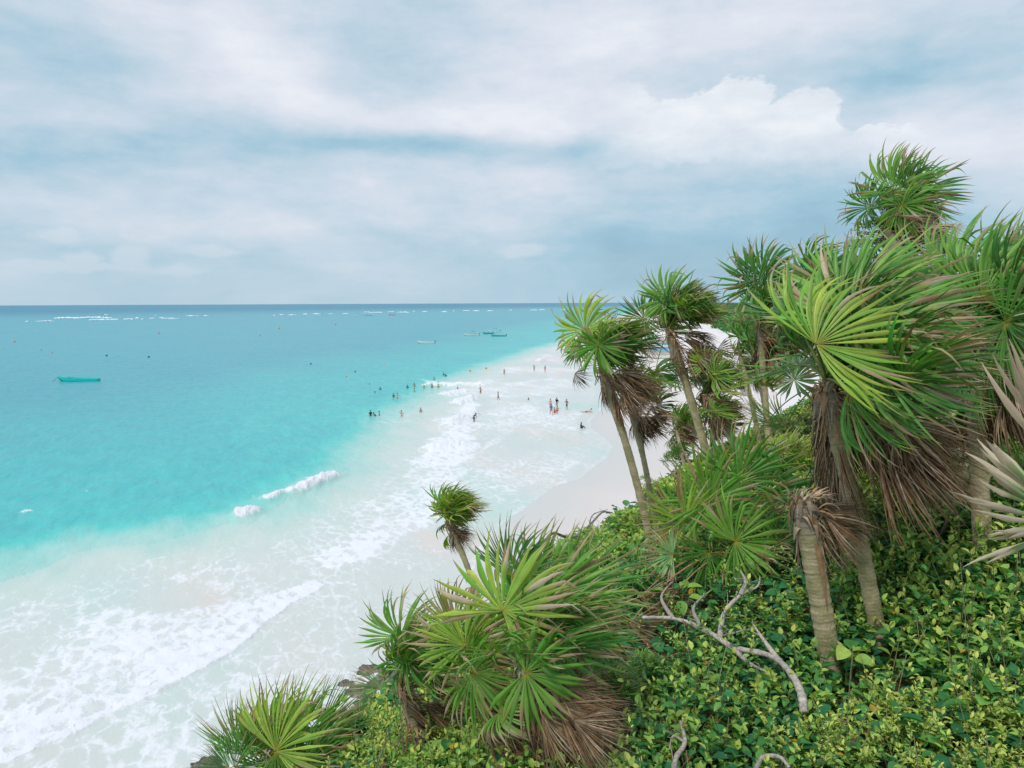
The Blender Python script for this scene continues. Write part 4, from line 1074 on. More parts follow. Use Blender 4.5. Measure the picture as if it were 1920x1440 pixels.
shrub('rounded bright green shrub right of the bottom left palm', 672, 1418, 0.45, 0.24, 2200, 0.065, 1)
shrub('bright green shrub filling the bottom edge between the leaning palm and the next', 865, 1435, 0.4, 0.22, 1400, 0.06, 2, young=0.55)
shrub('dense shrub spilling over the cliff edge below the twin trunks', 1170, 1015, 0.9, 0.30, 4200, 0.085, 4, young=0.6)
shrub('green shrub at the foot of the long curved trunk', 1140, 1065, 0.7, 0.28, 2400, 0.08, 5, young=0.5)
shrub('pale green shrub on the ridge under the smallest ridge palm', 1290, 912, 0.8, 0.2, 3400, 0.10, 6, young=0.7)
shrub('yellow green shrub on the ridge below the steeply leaning palm', 1395, 872, 0.8, 0.2, 3400, 0.10, 7, young=0.8)
shrub('tall light green shrub seen between the dry skirts on the right', 1760, 980, 0.9, 1.1, 4200, 0.075, 8, young=0.75)
shrub('dark leafy shrub behind the right edge palm trunk', 1905, 1010, 0.8, 0.9, 3400, 0.08, 9, young=0.4)
shrub('shrub right of the tallest near trunk, broad dark leaves', 1730, 1060, 0.45, 0.35, 900, 0.10, 10, young=0.15, width=0.7)
shrub('small leafy shrub by the cut leaf heap on the lower slope', 1180, 1330, 0.35, 0.3, 1000, 0.055, 11, young=0.35)
shrub('green shrub beside the driftwood on the cliff edge', 1085, 1090, 0.4, 0.3, 1100, 0.06, 12, young=0.4)

def broad_plant(label, px, py, n, size, seed, hgt=0.25, young=0.5, spread=0.16, width=0.75, tone=1.0):
    rg = np.random.default_rng(seed)
    b, d = ground_pt(px, py)
    root = empty('broad_leaf_plant', b); tag(root, label, 'plant', 'broad leaved plants among the ground cover')
    a = np.arange(n) * 2.4 + rg.uniform(0, 1, n)
    rr_ = spread * rg.uniform(0.2, 1, n)
    q = b + np.stack([rr_ * np.cos(a), rr_ * np.sin(a), hgt * rg.uniform(0.6, 1.1, n)], 1)
    mb = MB(); twigs(mb, rg, b - UP * 0.03, q, (0.14, 0.17, 0.05), 0.005); obj('stem', mb.mesh('stem', m_twig, origin=b), root)
    for k in range(n):
        mb = MB()
        place_leaves(mb, q[k:k + 1], a[k:k + 1], rg.normal(0.05, 0.25, 1), rg.normal(0, 0.3, 1), size * rg.uniform(0.7, 1.15, 1), leaf_colours(rg, 1, np.array([young])) * tone, width, 8)
        obj('leaf', mb.mesh('leaf', m_leaf, origin=b), root)

broad_plant('bright light green plant with big heart shaped leaves left of the bare grey branch', 1262, 1190, 12, 0.15, 1, 0.40, 0.72, 0.22)
broad_plant('light green broad leaves in front of the headless stump foot', 1588, 1300, 6, 0.13, 2, 0.30, 0.62, 0.08)
broad_plant('flat blue green leaves low in the middle of the bottom slope', 1400, 1385, 6, 0.12, 3, 0.22, 0.10, 0.16)
broad_plant('large ragged green leaf in the lower right corner', 1850, 1400, 5, 0.14, 4, 0.26, 0.42, 0.12)
broad_plant('dark broad leaves at the far right under the ringed trunk', 1895, 1160, 8, 0.13, 5, 0.25, 0.12, 0.2)
broad_plant('big soft green leaves beside the cliff edge shrub', 1215, 1080, 9, 0.15, 6, 0.32, 0.45, 0.2)
broad_plant('broad blue green leaves right of the leaf heap', 1100, 1320, 5, 0.12, 7, 0.25, 0.15, 0.12)
broad_plant('light green leaves poking up in front of the leaning palm', 845, 1440, 6, 0.13, 8, 0.30, 0.6, 0.12)
broad_plant('round green leaves on top of the bottom left shrub', 680, 1395, 7, 0.11, 9, 0.50, 0.55, 0.2)
broad_plant('glossy dark leaves in the bottom right corner', 1800, 1455, 9, 0.13, 10, 0.22, 0.08, 0.2)

# dry grass patch
rg = np.random.default_rng(7)
mb = MB()
for (cx, cy, r, n) in [(1290, 1395, 0.32, 260), (1000, 1440, 0.3, 260), (1120, 1440, 0.25, 160)]:
    q, _ = ground_pt(cx, cy)
    for k in range(n):
        a = rg.uniform(0, 6.28); rr_ = r * rg.random() ** 0.6
        b0 = np.array([q[0] + rr_ * math.cos(a), q[1] + rr_ * math.sin(a), 0]); b0[2] = hill(b0[0], b0[1])
        d = np.array([rg.normal(0, 0.7), rg.normal(0, 0.7), rg.uniform(0.4, 1.3)])
        l_ = rg.uniform(0.06, 0.2)
        mb.tube(bez(b0, b0 + d * l_, b0 + d * l_ * 1.4 + np.array([rg.normal(0, 0.06), rg.normal(0, 0.06), -0.06]), 5), [0.0022, 0.002, 0.0017, 0.0013, 0.0007], 3, np.array([0.42, 0.28, 0.13]) * rg.uniform(0.6, 1.2), cap=False)
tag(obj('dry_grass', mb.mesh('dry_grass', m_twig)), 'straw coloured dry grass at the bottom of the slope', 'grass', kind='stuff')

# ------------------------------------------------------------------ dead branches
def branch_px(name, label, pts, r0, r1, forks=(), col=(0.36, 0.31, 0.27), seed=0, group='bare dead branches lying in the greenery'):
    """pts: (px, py, dz) lying on the slope, dz above ground; or with a 4th value, an explicit depth"""
    rg = np.random.default_rng(seed)
    def conv(q):
        if len(q) == 4: return W(q[0], q[1], q[3])
        g, d = ground_pt(q[0], q[1], q[2]); return g
    Pp = np.array([conv(q) for q in pts])
    o0 = Pp[0].copy()
    def smoothp(A, n=8):
        t_ = np.linspace(0, len(A) - 1, (len(A) - 1) * n + 1)
        out_ = []
        for v in t_:
            i = min(int(v), len(A) - 2); f = v - i
            p0, p1, p2, p3 = A[max(i - 1, 0)], A[i], A[i + 1], A[min(i + 2, len(A) - 1)]
            out_.append(0.5 * ((2 * p1) + (-p0 + p2) * f + (2 * p0 - 5 * p1 + 4 * p2 - p3) * f * f + (-p0 + 3 * p1 - 3 * p2 + p3) * f ** 3))
        return np.array(out_)
    root = empty(name, o0); tag(root, label, 'branch', group)
    S = smoothp(Pp); n = len(S)
    mb = MB(); mb.tube(S, np.linspace(r0, r1, n) * rg.uniform(0.85, 1.15, n), 9, np.array(col) * rg.uniform(0.75, 1.2, (n, 1)))
    obj('limb', mb.mesh('limb', m_twig, origin=o0), root)
    for fk in forks:
        Q = smoothp(np.array([conv(q) for q in fk]), 5)
        mb = MB(); mb.tube(Q, np.linspace(r1 * 0.9, 0.003, len(Q)), 6, np.array(col) * rg.uniform(0.7, 1.1))
        for k in range(2, len(Q) - 1, 2):
            d = nrm(rg.normal(0, 1, 3) + UP * 0.5) * rg.uniform(0.04, 0.13)
            mb.tube([Q[k], Q[k] + d * 0.5 + rg.normal(0, 0.008, 3), Q[k] + d], [0.0035, 0.0028, 0.0015], 4, np.array(col) * rg.uniform(0.7, 1.1))
        obj('twig', mb.mesh('twig', m_twig, origin=o0), root)

branch_px('dead_branch', 'long pale grey dead branch with knobbly bends lying across the middle of the slope', [(1205, 1158, .34), (1262, 1160, .32), (1318, 1178, .30), (1372, 1212, .30), (1445, 1230, .28), (1482, 1262, .28), (1502, 1300, .26), (1507, 1335, .20)],
          0.014, 0.026, [[(1458, 1236, .28), (1432, 1200, .36), (1412, 1170, .42)], [(1350, 1196, .3), (1358, 1150, .42), (1390, 1115, .5), (1420, 1100, .55), (1425, 1080, .62)],
                         [(1390, 1115, .5), (1398, 1090, .6), (1388, 1070, .66)], [(1318, 1178, .3), (1300, 1140, .4), (1335, 1105, .5)], [(1262, 1160, .32), (1240, 1120, .4), (1262, 1090, .48)],
                         [(1300, 1172, .3), (1345, 1192, .3), (1400, 1180, .34)], [(1372, 1212, .3), (1400, 1240, .3), (1440, 1262, .32)]], (0.46, 0.41, 0.36), seed=1)
branch_px('dead_branch', 'short crooked pale branch sticking up at the bottom edge', [(1262, 1455, .22), (1268, 1420, .25), (1284, 1392, .28), (1276, 1352, .34)], 0.018, 0.010, [[(1284, 1392, .28), (1262, 1380, .3), (1255, 1405, .28)]], seed=2)
branch_px('dead_branch', 'pale curved branch on the bottom edge right of the flat leaves', [(1415, 1450, .2), (1430, 1420, .24), (1462, 1420, .24), (1480, 1440, .2)], 0.014, 0.009, seed=3)
branch_px('dead_branch', 'brown forked branch rising between the dry skirts and the right edge trunk', [(1735, 1035, .1), (1765, 1000, .3), (1780, 960, .55), (1788, 925, .8)], 0.014, 0.006, [[(1765, 1000, .3), (1805, 985, .35), (1812, 960, .4)], [(1765, 1000, .3), (1740, 985, .4), (1722, 975, .5)]], (0.24, 0.20, 0.15), 4)
dr = ground_pt(1110, 1020)[1]
branch_px('driftwood_limb', 'weathered grey limb arching over the cliff edge left of the shrub', [(1015, 1030, 0, dr - 2.2), (1035, 1000, 0, dr - 1.6), (1072, 1008, 0, dr - 1.0), (1105, 985, 0, dr - .5), (1130, 960, 0, dr), (1150, 965, 0, dr + .2)], 0.022, 0.014,
          [[(1105, 985, 0, dr - .5), (1112, 965, 0, dr - .4), (1140, 955, 0, dr - .3)], [(1105, 995, 0, dr - .4), (1150, 985, 0, dr - .1), (1170, 975, 0, dr)]], (0.27, 0.24, 0.22), 5)
branch_px('dead_branch', 'reddish brown thin branch reaching left under the dry leaves', [(1300, 1215, .2), (1240, 1235, .25), (1190, 1240, .3), (1150, 1225, .35)], 0.007, 0.004, [[(1240, 1235, .25), (1215, 1215, .3), (1180, 1200, .35)]], (0.20, 0.11, 0.08), 6)
for k, (x0, y0, x1, y1, lb) in enumerate([(590, 1440, 640, 1330, 'thin grey stick leaning in the bottom left shrub'), (640, 1455, 668, 1345, 'upright brown stick in the bottom left shrub'), (700, 1440, 725, 1370, 'short stick left of the leaning palm foot'),
                                          (1075, 1330, 1120, 1270, 'bare twig between the two lower palms and the slope'), (1895, 1130, 1885, 1075, 'pale snapped stick at the far right among the leaves'), (395, 1440, 412, 1395, 'dark twig at the far left corner of the greenery')]):
    branch_px('dead_stick', lb, [(x0, y0, .05), ((x0 + x1) / 2 + 6, (y0 + y1) / 2, .2), (x1, y1, .4)], 0.007, 0.003, [[((x0 + x1) / 2 + 6, (y0 + y1) / 2, .2), (x1 + 25, y1 + 25, .35)]], (0.28, 0.23, 0.19), 20 + k, 'thin dead sticks in the shrubs')

# ------------------------------------------------------------------ rocks
m_rock, t, p = mat('limestone rock', 0.85, 0.25)
tc = t.new('ShaderNodeTexCoord')
n1 = t.noise(tc.outputs['Object'], 1.1, 7, 0.65); n2 = t.noise(tc.outputs['Object'], 5, 5, 0.7)
t.put(p.inputs['Base Color'], t.mix(t.smooth(n2, 0.5, 0.65), t.ramp(n1, [(0.3, (0.06, 0.06, 0.055)), (0.6, (0.26, 0.23, 0.19))]), (0.40, 0.36, 0.30)))
b = t.new('ShaderNodeBump'); b.inputs['Distance'].default_value = 0.2; t.put(b.inputs['Height'], n2); t.l.new(b.outputs[0], p.inputs['Normal'])

def rock(label, c, r, seed, group):
    n = 34
    ph = np.linspace(0.001, math.pi - 0.001, n // 2); th = np.linspace(0, 2 * math.pi, n, endpoint=False)
    D = np.stack([np.sin(ph)[:, None] * np.cos(th), np.sin(ph)[:, None] * np.sin(th), np.cos(ph)[:, None] * np.ones(n)], -1)
    q = snoise(D[..., 0] + D[..., 2] * 0.7, D[..., 1] - D[..., 2] * 0.5, seed, 5, 2.2)
    q2 = np.abs(snoise(D[..., 0] * 1.3, D[..., 1] + D[..., 2], seed + 50, 4, 3.5))
    Pq = D * (1 + 0.33 * q - 0.3 * q2)[..., None] * np.array(r)
    mb = MB(); mb.grid(Pq, closed=True)
    o = obj('rock', mb.mesh('rock', m_rock), loc=c); tag(o, label, 'rock', group)
RG = 'wet rocks at the cliff foot'
for k, (px, py, rx, rz, lb) in enumerate([(722, 1280, 1.5, 0.75, 'largest dark wet rock with surf around it at the cliff foot'), (668, 1300, 1.0, 0.5, 'low brown rock left of the largest wet rock'), (748, 1305, 1.1, 0.6, 'tan rock just behind the shrub, right of the wet rocks'),
                                      (700, 1256, 0.9, 0.35, 'flat brown rock farthest out in the shallows'), (572, 1322, 0.75, 0.6, 'dark rock showing between the bottom left fans'), (620, 1345, 0.9, 0.4, 'flat grey rock left of the bottom left shrub top'),
                                      (388, 1442, 1.0, 0.7, 'dark rock at the bottom edge left of all the greenery'), (650, 1282, 0.5, 0.25, 'small brown rock awash beside the low one')]):
    c = sea_pt(px, py); rock(lb, (c[0], c[1], -rz * 0.2), (rx * 0.8, rx * 0.6, rz * 0.8), 60 + k, RG)
c, _ = ground_pt(1235, 925); rock('pale grey boulder on the ridge top beside the tiny seedling', (c[0], c[1], c[2] + 0.05), (0.35, 0.3, 0.2), 91, None)
m2 = m_rock.copy(); m2.name = 'pale rock'
for nd in m2.node_tree.nodes:
    if nd.type == 'VALTORGB': nd.color_ramp.elements[0].color = (0.25, 0.25, 0.24, 1); nd.color_ramp.elements[1].color = (0.48, 0.46, 0.43, 1)
[o for o in bpy.data.objects if o.get('label', '').startswith('pale grey boulder')][0].data.materials[0] = m2
# white wash round the rocks
# ------------------------------------------------------------------ people
m_cl = {}
def flat(name, c, rough=0.8):
    if name not in m_cl:
        m, t, p = mat(name, rough, 0.2)
        tc = t.new('ShaderNodeTexCoord'); n = t.noise(tc.outputs['Object'], 9, 3, 0.6)
        t.put(p.inputs['Base Color'], t.mix(n, tuple(v * 0.8 for v in c), tuple(min(1, v * 1.2) for v in c)))
        m_cl[name] = m
    return m_cl[name]
SK = {'tan': flat('tanned skin', (0.42, 0.23, 0.15)), 'fair': flat('fair skin', (0.62, 0.38, 0.29)), 'dark': flat('brown skin', (0.20, 0.11, 0.07))}
HAIR = flat('dark hair', (0.02, 0.015, 0.012)); 
CLO = {k: flat(k + ' cloth', c) for k, c in dict(navy=(0.02, 0.05, 0.11), teal=(0.02, 0.16, 0.24), blue=(0.05, 0.20, 0.45), black=(0.02, 0.02, 0.025), pink=(0.70, 0.22, 0.20), orange=(0.75, 0.22, 0.05), red=(0.60, 0.05, 0.06), white=(0.75, 0.75, 0.75), khaki=(0.40, 0.30, 0.17), grey=(0.2, 0.22, 0.25)).items()}

def skin(name, pts, edges, m, sub=1):
    me = bpy.data.meshes.new(name)
    me.from_pydata([q[0] for q in pts], edges, [])
    o = bpy.data.objects.new(name, me); COL.objects.link(o)
    md = o.modifiers.new('s', 'SKIN')
    for i, q in enumerate(pts):
        sv_ = me.skin_vertices[0].data[i]
        r = q[1]; sv_.radius = (r, r) if not isinstance(r, tuple) else r
        sv_.use_root = (i == 0)
    o.modifiers.new('b', 'SUBSURF').levels = sub
    bpy.context.view_layer.update()
    dg = bpy.context.evaluated_depsgraph_get()
    nm = bpy.data.meshes.new_from_object(o.evaluated_get(dg))
    nm.name = name; nm.materials.clear(); nm.materials.append(m)
    nm.polygons.foreach_set('use_smooth', np.ones(len(nm.polygons), dtype=bool))
    bpy.data.objects.remove(o)
    return nm

def pose_pts(kind):
    """joint positions for a 1.7 m figure facing -Y; origin at the feet"""
    J = dict(pel=(0, 0, .93), bel=(0, -.01, 1.08), che=(0, 0, 1.28), nk=(0, .01, 1.44), ch=(0, -.01, 1.52), hd=(0, -.015, 1.61), tp=(0, -.005, 1.68),
             lh=(.09, 0, .88), rh=(-.09, 0, .88), lk=(.10, -.02, .48), rk=(-.10, -.02, .48), la=(.11, .02, .08), ra=(-.11, .02, .08), lt=(.13, -.12, .03), rt=(-.13, -.12, .03),
             ls=(.17, 0, 1.39), rs=(-.17, 0, 1.39), le=(.23, .03, 1.12), re=(-.23, .03, 1.12), lw=(.24, -.05, .88), rw=(-.24, -.05, .88), lf=(.24, -.09, .78), rf=(-.24, -.09, .78))
    if kind == 'walk':
        J.update(lk=(.09, -.16, .50), la=(.09, -.22, .10), lt=(.10, -.36, .06), rk=(-.09, .06, .48), ra=(-.09, .30, .13), rt=(-.09, .20, .04), lw=(.24, .12, .92), lf=(.24, .14, .82), rw=(-.24, -.2, .95), rf=(-.24, -.27, .86))
    if kind == 'hips':      # hand to the head, other arm bent
        J.update(re=(-.32, -.05, 1.34), rw=(-.18, -.12, 1.53), rf=(-.12, -.12, 1.60), le=(.30, .06, 1.14), lw=(.16, -.08, 1.02), lf=(.10, -.1, .98), la=(.17, .02, .08), lt=(.20, -.12, .03))
    if kind == 'wide':      # arms spread just above the water
        J.update(le=(.42, -.02, 1.30), lw=(.62, -.08, 1.22), lf=(.70, -.1, 1.18), re=(-.42, -.02, 1.30), rw=(-.62, -.08, 1.22), rf=(-.70, -.1, 1.18))
    if kind == 'bend':
        J.update(bel=(0, -.05, 1.05), che=(0, -.17, 1.20), nk=(0, -.28, 1.31), ch=(0, -.33, 1.36), hd=(0, -.38, 1.42), tp=(0, -.40, 1.49), ls=(.17, -.25, 1.27), rs=(-.17, -.25, 1.27), le=(.22, -.30, 1.0), re=(-.22, -.30, 1.0),
                 lw=(.16, -.38, .78), rw=(-.16, -.38, .78), lf=(.14, -.41, .69), rf=(-.14, -.41, .69), lk=(.12, -.12, .50), rk=(-.12, -.10, .50))
    if kind == 'sit':
        J.update(pel=(0, 0, .13), bel=(0, .01, .28), che=(0, 0, .48), nk=(0, -.02, .64), ch=(0, -.03, .71), hd=(0, -.04, .80), tp=(0, -.03, .87), lh=(.10, -.04, .12), rh=(-.10, -.04, .12), lk=(.16, -.38, .40), rk=(-.16, -.38, .40),
                 la=(.12, -.60, .08), ra=(-.12, -.60, .08), lt=(.12, -.74, .04), rt=(-.12, -.74, .04), ls=(.17, -.01, .59), rs=(-.17, -.01, .59), le=(.24, -.14, .40), re=(-.24, -.14, .40), lw=(.12, -.34, .42), rw=(-.12, -.34, .42), lf=(.05, -.38, .42), rf=(-.05, -.38, .42))
    if kind == 'lie':       # prone, propped on the elbows, head towards +X
        J.update(pel=(0, 0, .12), bel=(.15, 0, .13), che=(.34, 0, .20), nk=(.47, 0, .30), ch=(.52, 0, .35), hd=(.58, 0, .42), tp=(.61, 0, .49), lh=(-.05, .09, .11), rh=(-.05, -.09, .11), lk=(-.45, .11, .08), rk=(-.45, -.11, .08),
                 la=(-.86, .12, .09), ra=(-.86, -.12, .09), lt=(-.98, .12, .05), rt=(-.98, -.12, .05), ls=(.42, .16, .27), rs=(.42, -.16, .27), le=(.50, .20, .05), re=(.50, -.20, .05), lw=(.70, .14, .04), rw=(.70, -.14, .04), lf=(.78, .10, .03), rf=(.78, -.10, .03))
    return J
RAD = dict(pel=.115, bel=.10, che=.12, nk=.05, ch=.07, hd=.095, tp=.06, lh=.085, rh=.085, lk=.055, rk=.055, la=.038, ra=.038, lt=.028, rt=.028, ls=.06, rs=.06, le=.040, re=.040, lw=.028, rw=.028, lf=.022, rf=.022)
EDG = [('pel', 'bel'), ('bel', 'che'), ('che', 'nk'), ('nk', 'ch'), ('ch', 'hd'), ('hd', 'tp'), ('pel', 'lh'), ('pel', 'rh'), ('lh', 'lk'), ('rh', 'rk'), ('lk', 'la'), ('rk', 'ra'), ('la', 'lt'), ('ra', 'rt'), ('che', 'ls'), ('che', 'rs'),
       ('ls', 'le'), ('rs', 're'), ('le', 'lw'), ('re', 'rw'), ('lw', 'lf'), ('rw', 'rf')]
POSE = {}
def pose_meshes(kind):
    if kind in POSE: return POSE[kind]
    J = pose_pts(kind); ks = ['pel'] + [k for k in J if k != 'pel']; ix = {k: i for i, k in enumerate(ks)}
    body = skin('body', [(J[k], RAD[k]) for k in ks], [(ix[a], ix[b]) for a, b in EDG], SK['tan'])
    def lerp(a, b, f): return tuple(J[a][i] * (1 - f) + J[b][i] * f for i in range(3))
    sh = skin('shorts', [(J['pel'], .135), (J['lh'], .105), (J['rh'], .105), (lerp('lh', 'lk', .62), .085), (lerp('rh', 'rk', .62), .085), (lerp('pel', 'bel', .5), .125)], [(0, 1), (0, 2), (1, 3), (2, 4), (0, 5)], CLO['navy'])
    st_ = skin('shirt', [(J['che'], .145), (J['bel'], .125), (lerp('bel', 'pel', .6), .13), (J['ls'], .082), (J['rs'], .082), (lerp('ls', 'le', .6), .062), (lerp('rs', 're', .6), .062), (lerp('che', 'nk', .7), .075)],
               [(0, 1), (1, 2), (0, 3), (0, 4), (3, 5), (4, 6), (0, 7)], CLO['teal'])
    bt = skin('swim_top', [(lerp('che', 'bel', .1), .142), (lerp('che', 'bel', .55), .124)], [(0, 1)], CLO['pink'])
    mb = MB(); hd = np.array(J['hd']); tp = np.array(J['tp']); mb.ball(hd * 0.35 + tp * 0.65 + np.array([0, .018, .012]), (.098, .108, .088), n=12)
    hair = mb.mesh('hair', HAIR)
    mb = MB(); mb.ball(tp + np.array([0, 0, .0]), (.11, .12, .07), n=12); mb.tube([tp + np.array([0, 0, -.02]), tp + np.array([0, 0, .0])], [.17, .15], 14)
    hat = mb.mesh('hat', CLO['red'])
    POSE[kind] = dict(body=body, shorts=sh, shirt=st_, swim_top=bt, hair=hair, hat=hat)
    return POSE[kind]

def person(label, px, py, pose='stand', sink=0.0, yaw=0, skin_='tan', scale=1.0, wear=(), group=None, land=False, hatc=None):
    c = sea_pt(px, py)
    z = beach_z(c[0], c[1]) if land else 0
    if land: c = sea_pt(px, py, z)
    M = pose_meshes(pose)
    root = empty('person', (c[0], c[1], z - sink)); tag(root, label, 'person', group)
    root.rotation_euler = (0, 0, R_(yaw)); root.scale = (scale,) * 3
    def part(k, m):
        o = obj(k, M[k], root); o.material_slots[0].link = 'OBJECT'; o.material_slots[0].material = m
    part('body', SK[skin_]); part('hair', HAIR)
    for k, cl_ in wear:
        if k == 'suit': part('shirt', CLO[cl_]); part('shorts', CLO[cl_])
        else: part(k, CLO[cl_])

SW = 'bathers in the sea'
BE = 'people on the beach and in the swash'
sh = lambda c: [('shorts', c)]
ts_ = lambda a, b: [('shirt', a), ('shorts', b)]
bk = lambda c: [('swim_top', c), ('shorts', c)]
for a in [
 ('bather in a black top, leftmost of the nearest row in the water', 695, 780, 'stand', .85, 20, 'dark', 1, ts_('black', 'black'), SW),
 ('dark haired head left of the pair touching in the nearest row', 705, 780, 'bend', .95, -60, 'dark', 1, sh('navy'), SW),
 ('bather leaning towards the dark head beside them', 711, 779, 'stand', 1.05, 90, 'tan', 1, sh('navy'), SW),
 ('bather with bare pink shoulders, third group of the nearest row', 753, 781, 'hips', .80, 10, 'fair', 1, sh('pink'), SW),
 ('tanned bather rightmost of the nearest row in the water', 789, 773, 'stand', 1.0, 30, 'tan', 1, sh('navy'), SW),
 ('bather in a teal shirt beside a broad pale bather', 738, 745, 'stand', .95, 40, 'tan', 1, ts_('teal', 'navy'), SW),
 ('broad pale bather up to the waist beside the teal shirt', 745, 747, 'wide', .85, 180, 'fair', 1.05, sh('pink'), SW),
 ('swimmer in a blue shirt up to the chest, alone on the left', 713, 731, 'stand', 1.1, 0, 'tan', 1, ts_('blue', 'blue'), SW),
 ('lone dark head in the water nearest the left', 703, 737, 'stand', 1.38, 0, 'dark', 1, sh('navy'), SW),
 ('tiny pinkish head farthest left in the deeper water', 693, 722, 'stand', 1.42, 0, 'fair', 1, sh('navy'), SW),
 ('bather in dark teal alone left of the standing bathers', 764, 728, 'stand', 1.05, 0, 'dark', 1, ts_('teal', 'teal'), SW),
 ('bare chested bather left of the long row, water to the waist', 777, 726, 'hips', .85, 10, 'tan', 1, sh('navy'), SW),
 ('bather just in front of the bare chested one', 777, 735, 'stand', 1.0, 0, 'fair', 1, sh('navy'), SW),
 ('bather with both arms spread over the water', 795, 729, 'wide', .95, 5, 'tan', 1, sh('navy'), SW),
 ('tall bather standing in the middle of the row', 810, 727, 'stand', .75, 0, 'tan', 1, sh('navy'), SW),
 ('bather behind the one in the orange top', 822, 723, 'stand', .85, 0, 'tan', 1, sh('navy'), SW),
 ('bather in an orange top, right end of the row', 822, 727, 'stand', 1.0, 0, 'fair', 1, ts_('orange', 'orange'), SW),
 ('shoulders and head just beyond the row', 814, 712, 'stand', 1.15, 0, 'tan', 1, sh('navy'), SW),
 ('left head of the two teal swimmers farthest out', 832, 703.5, 'stand', 1.15, 0, 'dark', 1, ts_('teal', 'teal'), SW),
 ('right head of the two teal swimmers farthest out', 836, 706, 'stand', 1.05, 0, 'dark', 1, ts_('teal', 'teal'), SW),
 ('bather up to the chest in front of the milky surf, right of the row', 858, 731, 'stand', 1.1, 0, 'tan', 1, sh('navy'), SW),
 ('bather in blue shorts with a hand at the head, left of two in the surf', 901, 738, 'hips', .45, -20, 'tan', 1, sh('teal'), SW),
 ('bather in bright blue shorts striding through the surf', 934, 749, 'walk', .35, 70, 'tan', 1, sh('blue'), SW),
 ('dark head poking out of the white water', 991, 750, 'stand', 1.35, 0, 'dark', 1, sh('navy'), SW),
 ('pale figure far out near the orange buoys', 945.5, 702, 'stand', .4, 0, 'tan', 1, sh('khaki'), SW),
 ('person in a dark teal swimsuit bending in the breaking wave', 888, 791, 'bend', .30, 60, 'tan', 1.05, ts_('teal', 'teal'), SW),
 ('left one of the two small bathers standing far up the swash', 1001.5, 696, 'hips', .2, 0, 'tan', 1, sh('grey'), BE),
 ('right one of the two small bathers standing far up the swash', 1022, 698, 'stand', .05, 0, 'tan', 1, sh('orange'), BE),
 ('woman in a pink swim top at the left of the beach group', 1032, 767, 'stand', .05, 0, 'fair', 1, bk('pink'), BE),
 ('person in a light blue shirt in front of the beach group', 1033.5, 778, 'walk', 0, 30, 'tan', 1, ts_('blue', 'grey'), BE),
 ('person crouched on the wet sand between the blue and the dark shirt', 1039, 775, 'sit', 0, 60, 'tan', 1, bk('red'), BE),
 ('tall person in a dark shirt and khaki shorts in the beach group', 1044, 767, 'hips', 0, 10, 'tan', 1.08, ts_('black', 'khaki'), BE),
 ('child sitting beside the tall person in khaki shorts', 1045.5, 771, 'sit', 0, -30, 'tan', .85, bk('red'), BE),
 ('person in a grey blue dress standing right of the group', 1062.5, 769, 'hips', 0, 20, 'tan', 1, ts_('grey', 'navy'), BE),
 ('person in red lying on the wet sand, head to the right', 1101, 773, 'lie', 0, 0, 'fair', 1.1, bk('red'), BE),
 ('person in dark clothes sitting in the thin swash, nearest of all', 1089.5, 803, 'sit', .1, 100, 'dark', 1, ts_('navy', 'navy'), BE),
 ('walker in a dark shirt and blue shorts, left of the pair by the palms', 1232, 765, 'walk', 0, 170, 'tan', 1.1, ts_('navy', 'blue'), BE),
 ('walker in black with a red hat, right of the pair by the palms', 1238.5, 765, 'stand', 0, 170, 'tan', 1.1, ts_('black', 'navy') + [('hat', 'red')], BE),
]:
    person(*a[:8], wear=a[8], group=a[9], land=(a[9] == BE))
# far strollers seen between the palms
cl_ = ['red', 'navy', 'pink', 'white', 'blue', 'black']
for k, (px, py, lb) in enumerate([(1229, 640, 'far stroller left of the beached boats'), (1234, 641, 'far stroller in navy behind the beached boats'), (1244, 640, 'far stroller in pink near the beached boats'), (1262, 637, 'far stroller by the right end of the boats'),
                                  (1293, 618, 'far stroller seen in the gap under the rust red fan'), (1304, 648, 'dark far stroller under the ridge palm crown'), (1315, 650, 'far stroller in red under the ridge palm crown'),
                                  (1388, 716, 'stroller in pink between two thin trunks'), (1394, 716, 'stroller in pale clothes next to the pink one'), (1422, 700, 'stroller left of the straight pale trunk'), (1431, 705, 'stroller against the straight pale trunk'),
                                  (1444, 710, 'stroller in navy right of the straight pale trunk'), (1450, 710, 'stroller in red right of the straight pale trunk'), (1300, 630, 'far stroller in navy farthest up the beach'), (1340, 662, 'far stroller behind the drooping brown fan')]):
    person(lb, px, py, ['walk', 'stand', 'hips'][k % 3], 0, k * 50, ['tan', 'fair'][k % 2], 1, wear=ts_(cl_[k % 6], cl_[(k * 5 + 1) % 6]), group='far strollers on the dry sand', land=True)

# ------------------------------------------------------------------ boats
def boat_mats(hull, inner, bottom):
    return (flat('hull paint ' + hull[0], hull[1], 0.45), flat('deck paint ' + inner[0], inner[1], 0.5), flat('bottom paint ' + bottom[0], bottom[1], 0.5))
TEAL = ('teal', (0.03, 0.58, 0.52)); WHT = ('white', (0.72, 0.74, 0.72)); DRK = ('dark', (0.03, 0.06, 0.05)); BLU = ('blue', (0.10, 0.42, 0.68)); AQ = ('aqua', (0.05, 0.45, 0.42)); REDB = ('red', (0.50, 0.10, 0.10)); CREAM = ('cream', (0.60, 0.55, 0.42))
LB = ('light blue', (0.25, 0.58, 0.75))

